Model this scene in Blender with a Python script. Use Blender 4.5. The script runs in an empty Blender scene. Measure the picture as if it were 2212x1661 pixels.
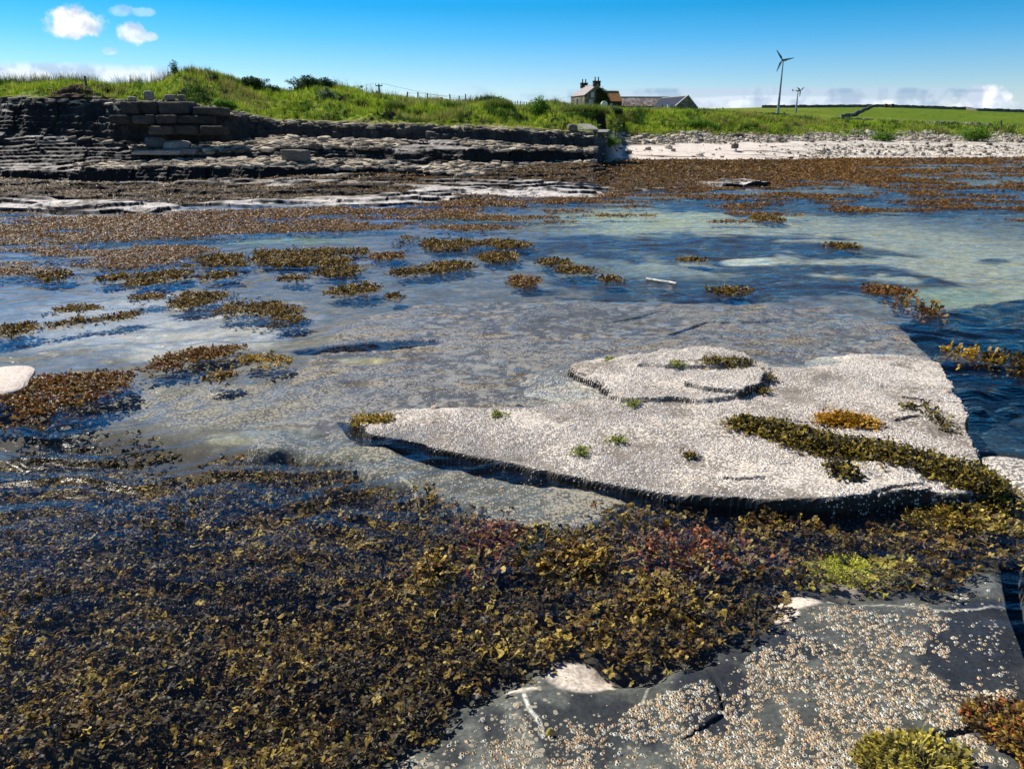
import bpy, math, random
import numpy as np
random.seed(7); rng = np.random.default_rng(11)
SC = bpy.context.scene
COL = SC.collection
# ---------------------------------------------------------------- camera model (used to measure the place)
F, CX, CY, PIT, H = 1650.0, 1106.0, 830.5, math.radians(18.55), 1.8
cp, sp = math.cos(PIT), math.sin(PIT)
def tdep(row): return np.tan(PIT + np.arctan((np.asarray(row, float) - CY) / F))
def place(x, row, Y=None, z=None):
    """point seen at (x,row) at ground distance Y or at height z"""
    t = tdep(row)
    if Y is None: Y = (H - z) / t
    z = H - Y * t
    X = (x - CX) / F * (Y * cp + (H - z) * sp)
    return np.array([float(X), float(Y), float(z)])
def proj(X, Y, Z):
    d = Y * cp + (H - Z) * sp
    v = Y * sp - (H - Z) * cp
    return CX + F * X / d, CY - F * v / d
# ---------------------------------------------------------------- noise
def _h(ix, iy, s):
    a = (ix.astype(np.int64) * 374761393 + iy.astype(np.int64) * 668265263 + s * 1442695041) & 0xffffffff
    a = ((a ^ (a >> 13)) * 1274126177) & 0xffffffff
    a = ((a ^ (a >> 16)) * 2246822519) & 0xffffffff
    return ((a ^ (a >> 15)) & 0xffffff) / float(0xffffff)
def vn(x, y, s=0):
    ix = np.floor(x); iy = np.floor(y); fx = x - ix; fy = y - iy
    fx = fx * fx * fx * (fx * (fx * 6 - 15) + 10); fy = fy * fy * fy * (fy * (fy * 6 - 15) + 10)
    a = _h(ix, iy, s); b = _h(ix + 1, iy, s); c = _h(ix, iy + 1, s); d = _h(ix + 1, iy + 1, s)
    return (a + (b - a) * fx + (c - a) * fy + (a - b - c + d) * fx * fy) * 2 - 1
def fbm(x, y, o=4, s=0, g=.5):
    r = 0; a = 1; n = 0
    c_, s_ = .8, .6
    for k in range(o):
        r = r + a * vn(x, y, s + 17 * k); n += a; a *= g
        x, y = (x * c_ - y * s_) * 2.03 + 5.1, (x * s_ + y * c_) * 2.03 - 3.7
    return r / n * 1.35
def cellv(x, y, s=0): return _h(np.floor(x), np.floor(y), s) * 2 - 1
def ss(a, b, x):
    t = np.clip((x - a) / (b - a), 0, 1); return t * t * (3 - 2 * t)
def mix(a, b, t):
    return a + (b - a) * t
def C(*c): return np.array(c, float)
# ---------------------------------------------------------------- polygons
def inside(poly, x, y):
    r = np.zeros(np.shape(x), bool); n = len(poly)
    for i in range(n):
        x0, y0 = poly[i]; x1, y1 = poly[(i + 1) % n]
        if y0 == y1: continue
        r ^= ((y0 > y) != (y1 > y)) & (x < (x1 - x0) * (y - y0) / (y1 - y0) + x0)
    return r
def dline(pts, x, y, closed=False):
    d = np.full(np.shape(x), 1e9); n = len(pts)
    for i in range(n if closed else n - 1):
        x0, y0 = pts[i]; x1, y1 = pts[(i + 1) % n]
        dx, dy = x1 - x0, y1 - y0; L = dx * dx + dy * dy + 1e-12
        t = np.clip(((x - x0) * dx + (y - y0) * dy) / L, 0, 1)
        d = np.minimum(d, np.hypot(x - x0 - t * dx, y - y0 - t * dy))
    return d
def sdist(poly, x, y):
    d = dline(poly, x, y, True); return np.where(inside(poly, x, y), d, -d)
def wpoly(pts, z=0.): return [tuple(place(x, r, z=z)[:2]) for x, r in pts]
# ---------------------------------------------------------------- materials
def new_mat(name):
    m = bpy.data.materials.new(name); m.use_nodes = True
    nt = m.node_tree; b = nt.nodes['Principled BSDF']; return m, nt, b
def N(nt, t, **k):
    n = nt.nodes.new(t)
    for a, v in k.items():
        if a in n.inputs: n.inputs[a].default_value = v
        else: setattr(n, a, v)
    return n
def mulcol(nt, a, fac_socket, lo, hi):
    """colour a times a value running lo..hi"""
    mr = N(nt, 'ShaderNodeMapRange'); mr.inputs['To Min'].default_value = lo; mr.inputs['To Max'].default_value = hi
    nt.links.new(fac_socket, mr.inputs['Value'])
    vm = N(nt, 'ShaderNodeVectorMath', operation='SCALE')
    nt.links.new(a, vm.inputs[0]); nt.links.new(mr.outputs[0], vm.inputs['Scale'])
    return vm.outputs[0]
def attr_mat(name, rough=.85, scale=20., lo=.65, hi=1.35, bump=.3, bdist=.02, spec=.3, transl=0., scale2=None, speck=None):
    m, nt, b = new_mat(name)
    at = N(nt, 'ShaderNodeAttribute', attribute_name='Col')
    col = at.outputs['Color']
    if scale:
        tc = N(nt, 'ShaderNodeNewGeometry')
        no = N(nt, 'ShaderNodeTexNoise', **{'Scale': scale, 'Detail': 5., 'Roughness': .65})
        nt.links.new(tc.outputs['Position'], no.inputs['Vector'])
        mr = N(nt, 'ShaderNodeMapRange', **{'From Min': .3, 'From Max': .7})
        nt.links.new(no.outputs[0], mr.inputs['Value'])
        col = mulcol(nt, col, mr.outputs[0], lo, hi)
        if scale2:
            n2 = N(nt, 'ShaderNodeTexNoise', **{'Scale': scale2, 'Detail': 3.})
            nt.links.new(tc.outputs['Position'], n2.inputs['Vector'])
            mr2 = N(nt, 'ShaderNodeMapRange', **{'From Min': .3, 'From Max': .7})
            nt.links.new(n2.outputs[0], mr2.inputs['Value'])
            col = mulcol(nt, col, mr2.outputs[0], .8, 1.2)
        if bump:
            bp = N(nt, 'ShaderNodeBump', **{'Strength': bump, 'Distance': bdist})
            nt.links.new(no.outputs[0], bp.inputs['Height']); nt.links.new(bp.outputs[0], b.inputs['Normal'])
    if speck:      # small pale shells, as dense as the alpha of the colour attribute says
        vo = N(nt, 'ShaderNodeTexVoronoi', **{'Scale': speck[0], 'Randomness': 1.}); nt.links.new(tc.outputs['Position'], vo.inputs['Vector'])
        sc_ = N(nt, 'ShaderNodeSeparateColor'); nt.links.new(vo.outputs['Color'], sc_.inputs[0])
        a_ = N(nt, 'ShaderNodeMath', operation='MULTIPLY_ADD'); nt.links.new(at.outputs['Alpha'], a_.inputs[0]); a_.inputs[1].default_value = 1.; nt.links.new(sc_.outputs[0], a_.inputs[2])
        t_ = N(nt, 'ShaderNodeMapRange', **{'From Min': .75, 'From Max': 1.35, 'To Min': 0., 'To Max': .62}); nt.links.new(a_.outputs[0], t_.inputs['Value'])
        s_ = N(nt, 'ShaderNodeMath', operation='SUBTRACT'); nt.links.new(t_.outputs[0], s_.inputs[0]); nt.links.new(vo.outputs['Distance'], s_.inputs[1])
        m_ = N(nt, 'ShaderNodeMath', operation='MULTIPLY', use_clamp=True); nt.links.new(s_.outputs[0], m_.inputs[0]); m_.inputs[1].default_value = 14.
        mx_ = N(nt, 'ShaderNodeMix', data_type='RGBA'); nt.links.new(m_.outputs[0], mx_.inputs[0]); nt.links.new(col, mx_.inputs[6]); mx_.inputs[7].default_value = (*speck[1], 1); col = mx_.outputs[2]
    nt.links.new(col, b.inputs['Base Color'])
    b.inputs['Roughness'].default_value = rough
    b.inputs['Specular IOR Level'].default_value = spec
    if transl:
        tr = N(nt, 'ShaderNodeBsdfTranslucent'); nt.links.new(col, tr.inputs['Color'])
        mx = N(nt, 'ShaderNodeMixShader'); mx.inputs[0].default_value = transl
        nt.links.new(b.outputs[0], mx.inputs[1]); nt.links.new(tr.outputs[0], mx.inputs[2])
        nt.links.new(mx.outputs[0], nt.nodes['Material Output'].inputs['Surface'])
    return m
def flat_mat(name, col, rough=.8, scale=8., var=.25, bump=.2, metal=0., spec=.4, brick=None):
    m, nt, b = new_mat(name)
    rgb = N(nt, 'ShaderNodeRGB'); rgb.outputs[0].default_value = (*col, 1)
    tc = N(nt, 'ShaderNodeTexCoord')
    no = N(nt, 'ShaderNodeTexNoise', **{'Scale': scale, 'Detail': 4.})
    nt.links.new(tc.outputs['Object'], no.inputs['Vector'])
    mr = N(nt, 'ShaderNodeMapRange', **{'From Min': .3, 'From Max': .7}); nt.links.new(no.outputs[0], mr.inputs['Value'])
    c = mulcol(nt, rgb.outputs[0], mr.outputs[0], 1 - var, 1 + var)
    if brick:
        vo = N(nt, 'ShaderNodeTexVoronoi', **{'Scale': brick}); nt.links.new(tc.outputs['Object'], vo.inputs['Vector'])
        sx = N(nt, 'ShaderNodeSeparateColor'); nt.links.new(vo.outputs['Color'], sx.inputs[0])
        c = mulcol(nt, c, sx.outputs[0], .45, 1.5)
    nt.links.new(c, b.inputs['Base Color'])
    b.inputs['Roughness'].default_value = rough; b.inputs['Metallic'].default_value = metal
    b.inputs['Specular IOR Level'].default_value = spec
    if bump:
        bp = N(nt, 'ShaderNodeBump', **{'Strength': bump, 'Distance': .05}); nt.links.new(no.outputs[0], bp.inputs['Height'])
        nt.links.new(bp.outputs[0], b.inputs['Normal'])
    return m
# ---------------------------------------------------------------- meshes
def tag(o, label=None, cat=None, group=None, kind=None):
    if label: o['label'] = label
    if cat: o['category'] = cat
    if group: o['group'] = group
    if kind: o['kind'] = kind
    return o
def link(name, me, mat=None, parent=None):
    o = bpy.data.objects.new(name, me); COL.objects.link(o)
    if mat: me.materials.append(mat)
    if parent: o.parent = parent
    return o
def npmesh(name, V, Q, mat=None, col=None, smooth=False, parent=None):
    """V (n,3), Q (m,4) quads -> one mesh object"""
    V = np.asarray(V, np.float32); Q = np.asarray(Q, np.int32)
    me = bpy.data.meshes.new(name)
    me.vertices.add(len(V)); me.vertices.foreach_set('co', V.ravel())
    me.loops.add(Q.size); me.loops.foreach_set('vertex_index', Q.ravel())
    me.polygons.add(len(Q)); me.polygons.foreach_set('loop_start', np.arange(0, Q.size, Q.shape[1], dtype=np.int32))
    me.polygons.foreach_set('use_smooth', np.full(len(Q), smooth, bool))
    me.update(calc_edges=True)
    if col is not None:
        a = me.attributes.new('Col', 'FLOAT_COLOR', 'POINT')
        c = np.ones((len(V), 4), np.float32); c[:, :np.shape(col)[1]] = np.clip(col, 0, 1); a.data.foreach_set('color', c.ravel())
    return link(name, me, mat, parent)
def grid_quads(nr, nc, mask=None):
    i = np.arange(nr * nc).reshape(nr, nc)
    q = np.stack([i[:-1, :-1], i[:-1, 1:], i[1:, 1:], i[1:, :-1]], -1).reshape(-1, 4)
    return q if mask is None else q[mask.reshape(-1)]
def compact(V, Q, col):
    u, inv = np.unique(Q, return_inverse=True)
    return V[u], inv.reshape(Q.shape), col[u]
class MB:
    """collects small shapes into ONE mesh (python lists, any n-gons)"""
    def __init__(s): s.v = []; s.f = []
    def add(s, v, f):
        n = len(s.v); s.v += [tuple(p) for p in v]; s.f += [tuple(i + n for i in q) for q in f]; return s
    def box(s, a, b):
        x0, y0, z0 = a; x1, y1, z1 = b
        return s.add([(x0, y0, z0), (x1, y0, z0), (x1, y1, z0), (x0, y1, z0), (x0, y0, z1), (x1, y0, z1), (x1, y1, z1), (x0, y1, z1)],
                     [(0, 3, 2, 1), (4, 5, 6, 7), (0, 1, 5, 4), (1, 2, 6, 5), (2, 3, 7, 6), (3, 0, 4, 7)])
    def tube(s, a, b, r0, r1=None, n=8):
        r1 = r0 if r1 is None else r1
        a = np.array(a, float); b = np.array(b, float); d = b - a; d /= np.linalg.norm(d) + 1e-9
        e = np.cross(d, (0, 0, 1) if abs(d[2]) < .9 else (1, 0, 0)); e /= np.linalg.norm(e); g = np.cross(d, e)
        v = []
        for c, r in ((a, r0), (b, r1)):
            for k in range(n):
                t = 2 * math.pi * k / n; v.append(c + r * (math.cos(t) * e + math.sin(t) * g))
        f = [(k, (k + 1) % n, n + (k + 1) % n, n + k) for k in range(n)] + [tuple(range(n))[::-1], tuple(range(n, 2 * n))]
        return s.add(v, f)
    def build(s, name, mat, parent=None, smooth=False):
        me = bpy.data.meshes.new(name); me.from_pydata([tuple(map(float, p)) for p in s.v], [], s.f); me.update()
        if smooth: me.polygons.foreach_set('use_smooth', np.ones(len(me.polygons), bool))
        return link(name, me, mat, parent)
def empty(name, loc, rz=0.):
    o = bpy.data.objects.new(name, None); COL.objects.link(o); o.location = tuple(map(float, loc)); o.rotation_euler[2] = rz
    o.empty_display_size = .2; return o
# ---------------------------------------------------------------- templates scattered as stuff
def ribbon(V, Q, T, path, w, side):
    """path list of 3-vectors, w widths, side unit vector; T along value"""
    n0 = len(V)
    for k, (p, wd) in enumerate(zip(path, w)):
        p = np.array(p); V.append(p - side * wd / 2); V.append(p + side * wd / 2); t = p[0]; T += [t, t]
    for k in range(len(path) - 1):
        a = n0 + 2 * k; Q.append((a, a + 1, a + 3, a + 2))
def frond(seed, high=True, broad=1.):
    r = random.Random(seed); V, Q, T = [], [], []
    def rec(p, ang, lvl, L, t0):
        nseg = 2 if high else (1 if lvl == 0 else 2)
        path = [p]; w = []
        a = ang; curl = r.uniform(-.5, .5)
        for k in range(nseg):
            a2 = a + r.uniform(-.15, .15)
            q = path[-1] + np.array([math.cos(a2), math.sin(a2), 0]) * L / nseg
            q[2] += r.uniform(-.09, .12) + curl * .1
            path.append(q)
        last = lvl == (2 if high else 1)
        base = .05 + .03 * lvl
        for k in range(nseg + 1):
            f = k / nseg
            wd = base * broad * (1 + .6 * f)
            if last: wd = [base * broad, base * broad * 2.1, base * broad * .8][k] if nseg == 2 else wd
            w.append(wd)
        side = np.array([-math.sin(ang), math.cos(ang), r.uniform(-.5, .5)]); side /= np.linalg.norm(side)
        ribbon(V, Q, T, path, w, side)
        if not last:
            sp_ = r.uniform(.35, .6)
            rec(path[-1], ang + sp_ * .9, lvl + 1, L * r.uniform(.75, 1), 0)
            rec(path[-1], ang - sp_ * r.uniform(.7, 1), lvl + 1, L * r.uniform(.75, 1), 0)
    rec(np.zeros(3), 0., 0, .36 if high else .5, 0)
    return np.array(V), np.array(Q), np.array(T)
def tuft(seed, nb=6, seg=2, lean=.5, w=.07):
    r = random.Random(seed); V, Q, T = [], [], []
    for k in range(nb):
        a = r.uniform(0, 6.28); l = r.uniform(.1, lean); h = r.uniform(.6, 1.1); o = np.array([r.uniform(-.2, .2), r.uniform(-.2, .2), 0])
        n0 = len(V)
        b = a + 1.57 + r.uniform(-.6, .6); sd = np.array([math.cos(b), math.sin(b), 0])
        for j in range(seg + 1):
            f = j / seg; p = o + np.array([math.cos(a) * l * f * f, math.sin(a) * l * f * f, h * f * (1 - .25 * l * f)])
            wd = w * (1 - f * .85); V += [p - sd * wd / 2, p + sd * wd / 2]; T += [f, f]
        for j in range(seg): a_ = n0 + 2 * j; Q.append((a_, a_ + 1, a_ + 3, a_ + 2))
    return np.array(V), np.array(Q), np.array(T)
def leafclump(seed, nl=9):
    r = random.Random(seed); V, Q, T = [], [], []
    for k in range(nl):
        a = r.uniform(0, 6.28); el = r.uniform(-.2, 1.3); c = np.array([r.uniform(-.4, .4), r.uniform(-.4, .4), r.uniform(0, .8)])
        d = np.array([math.cos(a) * math.cos(el), math.sin(a) * math.cos(el), math.sin(el)]); s_ = np.array([-math.sin(a), math.cos(a), r.uniform(-.4, .4)])
        L, W = r.uniform(.22, .4), r.uniform(.1, .2); n0 = len(V)
        V += [c, c + d * L * .5 - s_ * W, c + d * L, c + d * L * .5 + s_ * W]; T += [c[2], c[2], 1, c[2]]; Q.append((n0, n0 + 1, n0 + 2, n0 + 3))
    return np.array(V), np.array(Q), np.array(T)
def stone(seed, flatn=.35):
    r = random.Random(seed); n = 8; V = []; Q = []
    ang = sorted([2 * math.pi * (k + r.uniform(-.3, .3)) / n for k in range(n)]); rad = [r.uniform(.38, .6) for _ in range(n)]
    el = r.uniform(.7, 1.)
    for lv, (z, m) in enumerate(((-.5, .9), (.3, 1.), (.5, .82))):
        for a, R in zip(ang, rad): V.append((math.cos(a) * R * m, math.sin(a) * R * m * el, (z + r.uniform(-.06, .06)) * flatn))
    V.append((0, 0, .5 * flatn)); c = len(V) - 1
    for lv in range(2):
        for k in range(n): Q.append((lv * n + k, lv * n + (k + 1) % n, (lv + 1) * n + (k + 1) % n, (lv + 1) * n + k))
    for k in range(0, n, 2): Q.append((2 * n + k, 2 * n + k + 1, 2 * n + (k + 2) % n, c))
    V = np.array(V); T = np.full(len(V), .5)
    return V, np.array(Q), T
def barnacle(n=6):
    V = []; Q = []
    for R, z in ((.5, 0), (.3, .42), (.16, .30)):
        for k in range(n): t = 6.2832 * k / n; V.append((math.cos(t) * R, math.sin(t) * R, z))
    for lv in range(2):
        for k in range(n): Q.append((lv * n + k, lv * n + (k + 1) % n, (lv + 1) * n + (k + 1) % n, (lv + 1) * n + k))
    T = np.array([.3] * n + [1.] * n + [-1.] * n)
    return np.array(V), np.array(Q), T
def rots(n, tilt=.5, roll=.8, zr=None):
    z = rng.uniform(0, 6.283, n) if zr is None else zr
    y = rng.uniform(-tilt, tilt, n); x = rng.uniform(-roll, roll, n)
    cz, sz, cy, sy, cx_, sx = np.cos(z), np.sin(z), np.cos(y), np.sin(y), np.cos(x), np.sin(x)
    R = np.empty((n, 3, 3))
    R[:, 0, 0] = cz * cy; R[:, 0, 1] = cz * sy * sx - sz * cx_; R[:, 0, 2] = cz * sy * cx_ + sz * sx
    R[:, 1, 0] = sz * cy; R[:, 1, 1] = sz * sy * sx + cz * cx_; R[:, 1, 2] = sz * sy * cx_ - cz * sx
    R[:, 2, 0] = -sy; R[:, 2, 1] = cy * sx; R[:, 2, 2] = cy * cx_
    return R
def scatter(name, temps, P, S, R, col, mat, tipcol=None, smooth=False, parent=None):
    """temps: list of (V,Q,T); every instance becomes real geometry of ONE mesh. S (n,) or (n,3)"""
    n = len(P)
    if n == 0: return None
    if np.ndim(S) == 1: S = np.repeat(S[:, None], 3, 1)
    k = rng.integers(0, len(temps), n); VV, QQ, CC = [], [], []; off = 0
    for ti, (V, Q, T) in enumerate(temps):
        idx = np.nonzero(k == ti)[0]
        if len(idx) == 0: continue
        v = V[None] * S[idx][:, None, :]
        v = np.einsum('nij,nkj->nki', R[idx], v) + P[idx][:, None, :]
        q = Q[None] + (np.arange(len(idx)) * len(V))[:, None, None] + off
        c = np.repeat(col[idx][:, None, :], len(V), 1)
        if tipcol is not None:
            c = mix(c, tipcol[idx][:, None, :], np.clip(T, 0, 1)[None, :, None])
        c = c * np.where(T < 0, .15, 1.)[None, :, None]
        VV.append(v.reshape(-1, 3)); QQ.append(q.reshape(-1, Q.shape[1])); CC.append(c.reshape(-1, 3)); off += len(idx) * len(V)
    return npmesh(name, np.concatenate(VV), np.concatenate(QQ), mat, np.concatenate(CC), smooth, parent)
def pick(pal, n, w=None, jit=.18):
    pal = np.array(pal, float); i = rng.choice(len(pal), n, p=None if w is None else np.array(w) / sum(w))
    return pal[i] * (1 + rng.uniform(-jit, jit, (n, 1)))
# ================================================================ LAND: one height field measured in columns, split into shore, beach, bank and hill
FT = {  # column x: P0 waterline .. P7 cliff top, P8 turf lip, P9 skyline, then the fields behind: (row, distance)
 -700: [(478,16),(430,19.5),(385,26),(358,26.2),(350,27.2),(302,28.6),(280,29.2),(212,30.4),(205,30.5),(184,38),(230,100),(240,200),(248,450),(262,800)],
 0:    [(470,16.5),(427,19.5),(383,26),(358,26.2),(350,27.2),(302,28.6),(280,29.2),(210,30.5),(205,31.3),(184,38),(230,100),(240,200),(248,450),(262,800)],
 200:  [(460,17),(430,19.3),(383,26),(358,26.2),(350,27.2),(304,28.5),(290,29.0),(212,30.2),(208,31.3),(190,38),(230,100),(240,200),(248,450),(262,800)],
 400:  [(452,18),(435,19.3),(382,26.3),(356,26.6),(342,28),(332,28.2),(309,30),(217,30.5),(212,31.5),(157,36),(228,100),(240,200),(248,450),(262,800)],
 600:  [(445,18.9),(422,20.6),(385,25.5),(357,25.8),(338,28.0),(315,28.6),(288,31),(262,31.3),(246,33),(200,40),(228,100),(240,200),(248,450),(262,800)],
 800:  [(442,19),(417,21),(377,26.5),(358,26.7),(341,28.2),(316,28.8),(297,31.5),(268,31.8),(254,33.5),(212,42),(232,100),(240,200),(247,450),(262,800)],
 1000: [(429,20.5),(407,22.5),(380,26.3),(373,26.5),(347,29),(316,29.4),(296,32),(273,32.3),(262,34),(228,46),(237,100),(241,200),(246,450),(262,800)],
 1200: [(427,20.7),(390,25.5),(354,30.5),(350,30.8),(345,31.5),(319,31.8),(316,33),(283,33.4),(272,35),(235,48),(236,100),(236,200),(242,450),(262,800)],
 1282: [(420,21.5),(390,25.5),(350,31.5),(347,32),(345,32.3),(326,32.6),(317,34),(290,34.4),(283,36),(237,50),(235,100),(234,200),(240,450),(262,800)],
 1345: [(410,23.5),(393,26),(349,42),(346,44),(343,45),(332,48),(315,52),(306,55),(291,60),(238,67),(241,100),(238,200),(240,450),(262,800)],
 1500: [(404,25),(392,27),(349,42.5),(346,44.5),(343,46),(331,49),(314,53),(303,57),(290,62),(239,68),(243,100),(238,200),(236,450),(262,800)],
 1640: [(400,26),(391,27.5),(349,43),(346,45),(343,47),(330,50),(312,54),(300,58),(291,64),(243,70),(262,150),(252,250),(232,450),(252,800)],
 1900: [(392,31),(378,38),(346,50),(342,50.5),(338,51),(330,53),(309,57),(299,62),(291,67),(256,74),(274,150),(263,260),(231.5,430),(250,800)],
 2212: [(392,31),(378,38),(344,51),(340,52),(336,53),(327,55),(312,58),(301,63),(295,69),(266,76),(286,150),(270,260),(243,420),(256,800)],
 2950: [(392,31),(378,38),(344,51),(340,52),(336,53),(327,55),(312,58),(301,63),(295,69),(268,76),(286,150),(272,260),(258,420),(266,800)]}
SKY = [(-700,186),(0,184),(100,187),(180,189),(250,194),(330,193),(370,187),(400,168),(430,157),(480,160),(520,173),(550,189),(600,201),(640,207),(655,198),
       (690,190),(740,194),(780,201),(800,212),(830,214),(870,219),(930,226),(1000,231),(1018,229),(1040,221),(1065,221),(1085,232),(1100,241),(1125,243),(1150,238),(1180,230),(1200,228),
       (1215,236),(1250,243),(1300,244),(1400,245),(1500,247),(1600,253),(1700,260),(1850,269),(2000,275),(2212,281),(2950,282)]
xs = np.array(sorted(FT)); K = 14
FR = np.array([[p[0] for p in FT[x]] for x in xs], float); FY = np.array([[p[1] for p in FT[x]] for x in xs], float)
FZ = H - FY * tdep(FR)
def columns(x):
    """feature distances and heights of the land for picture columns x"""
    Yk = np.stack([np.interp(x, xs, FY[:, k]) for k in range(K)], -1)
    Zk = np.stack([np.interp(x, xs, FZ[:, k]) for k in range(K)], -1)
    sk = np.interp(x, [a for a, b in SKY], [b for a, b in SKY])
    Zk[..., 9] = H - Yk[..., 9] * tdep(sk)
    return Yk, Zk
NCOL = 1150
u0 = np.concatenate([np.linspace(-.98, -.70, 70, endpoint=False), np.linspace(-.70, .70, NCOL - 140), np.linspace(.70, 1.02, 71)[1:]]); NCOL = len(u0)
rowsY = np.concatenate([np.arange(14, 35, .05), np.arange(35, 52, .1), np.arange(52, 80, .2), np.geomspace(80, 800, 70)])
U, YY = np.meshgrid(u0, rowsY)
XX = U * (YY * cp + .40); XD = CX + F * u0
Yk, Zk = columns(XD)
front = np.stack([Yk[:, 0] - 3.], 1); Yk = np.concatenate([front, Yk], 1); Zk = np.concatenate([np.full((NCOL, 1), -.7), Zk], 1)
warp = (fbm(XX * .35, YY * .35, 4, 3) * .55 + cellv(XX / 1.4 + fbm(XX, YY, 2, 8) * .3, YY / 1.6, 5) * .16 + fbm(XX * 2.2, YY * 2.2, 3, 9) * .08)
xd_g = np.broadcast_to(XD, YY.shape)
rockx = 1 - ss(1300, 1350, xd_g)          # the layered rock ends where the sand begins
warp = warp * mix(.45, 1., rockx) * (1 - ss(60, 100, YY))
YW = YY + warp
ZZ = np.empty_like(YY); FI = np.empty_like(YY)
for j in range(NCOL):
    ZZ[:, j] = np.interp(YW[:, j], Yk[j], Zk[j]); FI[:, j] = np.interp(YW[:, j], Yk[j], np.arange(-1, K))
# layered flagstone
bx = XX * .97 + YY * .24 + fbm(XX * .5, YY * .5, 2, 21) * .8; by = -XX * .24 + YY * .97 + fbm(XX * .5, YY * .5, 2, 22) * .5
def strata(z, th, seed):
    o = fbm(XX * .10, YY * .25, 3, seed) * 1.5 + cellv(bx / 2.6, by / .9, seed + 1) * .30 + cellv(bx / .9 + 3, by / .34, seed + 2) * .16 + fbm(XX * .5, YY * 1.4, 4, seed + 3) * .9
    v = z / th + o; f = np.floor(v); r = v - f
    return (f + ss(.66, .98, r) * .76 + r * .24 - .5 - o * .85) * th
ZZ = ZZ + rockx * ss(0., .4, FI) * (1 - ss(1.9, 2.1, FI)) * (fbm(XX * .16, YY * .85, 4, 78) * .24 + .03)
rock_on = rockx * (1 - ss(7.0, 7.35, FI)) * ss(-.8, -.2, FI)
flatw = ss(.0, .25, FI)
zs = mix(strata(ZZ, .125, 31), strata(ZZ, .22, 41), np.maximum(ss(5.8, 6.1, FI) * ss(180, 260, xd_g), ss(.15, .3, fbm(XX * .12, YY * .5, 3, 77)) * ss(2.5, 3, FI)))
ZZ = mix(ZZ, zs, rock_on * .95)
low = (1 - rockx) * (1 - ss(2.8, 3.2, FI)) * ss(0, .5, FI)
ZZ = ZZ + low * (fbm(XX * .5, YY * .8, 4, 51) * .07)
# reef ledge standing out of the kelp flat
rf = ss(1, .55, ((xd_g - 1590) / 95) ** 2 + ((YY - 26.3) / 1.3) ** 2 + fbm(XX, YY * 2, 3, 71) * .3)
ZZ = np.maximum(ZZ, rf * (.09 + fbm(XX * 1.2, YY * 2, 3, 74) * .10 + cellv(bx / .6, by / .5, 73) * .05) - (1 - rf) * 9)
turfw = ss(7.2, 7.8, FI) * rockx + ss(7.4, 8.0, FI) * (1 - rockx)
nearw = 1 - ss(80, 140, YY)
atsky = 1 - .8 * ss(.6, .1, np.abs(FI - 9))
ZZ = ZZ + turfw * nearw * atsky * (fbm(XX * .55, YY * .55, 4, 61) * .34 + np.abs(fbm(XX * 1.6, YY * 1.6, 3, 62)) * .16)
ZZ = ZZ + (1 - turfw) * (1 - rock_on) * ss(3.2, 5, FI) * fbm(XX * .8, YY * .8, 4, 63) * .05
ZZ = ZZ + ss(9.2, 10, FI) * (1 - ss(11.6, 12, FI)) * fbm(XX * .02, YY * .02, 3, 64) * .35
gz = np.gradient(ZZ, axis=0) / np.gradient(YY, axis=0); gx = np.gradient(ZZ, axis=1) / np.gradient(XX, axis=1)
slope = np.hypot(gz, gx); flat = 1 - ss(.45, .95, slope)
# --- colours (own colours, with shade painted into the rock faces)
n1 = fbm(XX * .7, YY * .7, 4, 81); n2 = fbm(XX * 4, YY * 4, 3, 82); n3 = fbm(XX * .25, YY * .9, 3, 83)
def c3(a): return np.array(a, float)[None, None, :]
def W(w): return np.clip(w, 0, 1)[..., None]
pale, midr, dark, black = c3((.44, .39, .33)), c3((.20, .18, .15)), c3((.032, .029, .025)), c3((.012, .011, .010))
CL = mix(dark, pale, W(flat * (.75 + n2 * .5)))  # bleached treads; risers dark, their shade put into the colour
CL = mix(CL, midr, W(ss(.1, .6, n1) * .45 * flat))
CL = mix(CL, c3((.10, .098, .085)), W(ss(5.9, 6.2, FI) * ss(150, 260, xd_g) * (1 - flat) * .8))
clf = rockx * np.maximum.reduce([ss(2, 2.02, FI) * ss(3.02, 3, FI), ss(4, 4.02, FI) * ss(5.02, 5, FI), ss(6, 6.02, FI) * ss(7.02, 7, FI)]); CL = mix(CL, CL * (.38 + .25 * ss(.1, .5, n2[..., None])), W(clf))  # cliff faces darkened further, shade painted into the rock colour
tide = 1 - ss(.55, 1.0, ZZ + n1 * .25)                                   # lower rock: black lichen tone with the risers' shade painted in
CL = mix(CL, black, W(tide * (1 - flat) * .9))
shelf = ss(1.15, .8, FI) * ss(-.4, 0.05, FI)
kel = ss(-.02, .18, fbm(XX * .22, YY * 1.1, 4, 91) + .30 * ss(.8, 1.3, FI) - .45 * shelf - .35 * ss(2.0, 2.6, FI) * rockx + .9 * low + .35 * ss(900, 1300, xd_g)) \
      * (1 - ss(2.6, 3.1, FI + n1 * .25)) * ss(-.9, -.6, FI) * flat * (1 - rf * .6)
kel = np.where((FI > 3.0) & (xd_g > 1300), 0, kel)
CL = mix(CL, c3((.56, .51, .46)), W(shelf * flat * ss(-.4, .3, n2 + .4)))
CL = mix(CL, c3((.060, .036, .012)) * (1 + .5 * n2[..., None]), W(kel))
sand = (1 - rockx) * ss(2.9, 3.3, FI + n1 * .15) * (1 - ss(6.0, 6.7, FI + n1 * .4))
cob = (1 - rockx) * ss(6.0, 6.7, FI + n1 * .4)
gravel = (1 - rockx) * ss(1640, 1760, xd_g + n1 * 90) 
CL = mix(CL, c3((.68, .60, .52)) * (1 + .10 * n2[..., None]), W(sand))
CL = mix(CL, c3((.60, .54, .46)) * (1 + .5 * n2[..., None]), W(sand * gravel * .9))
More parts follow.
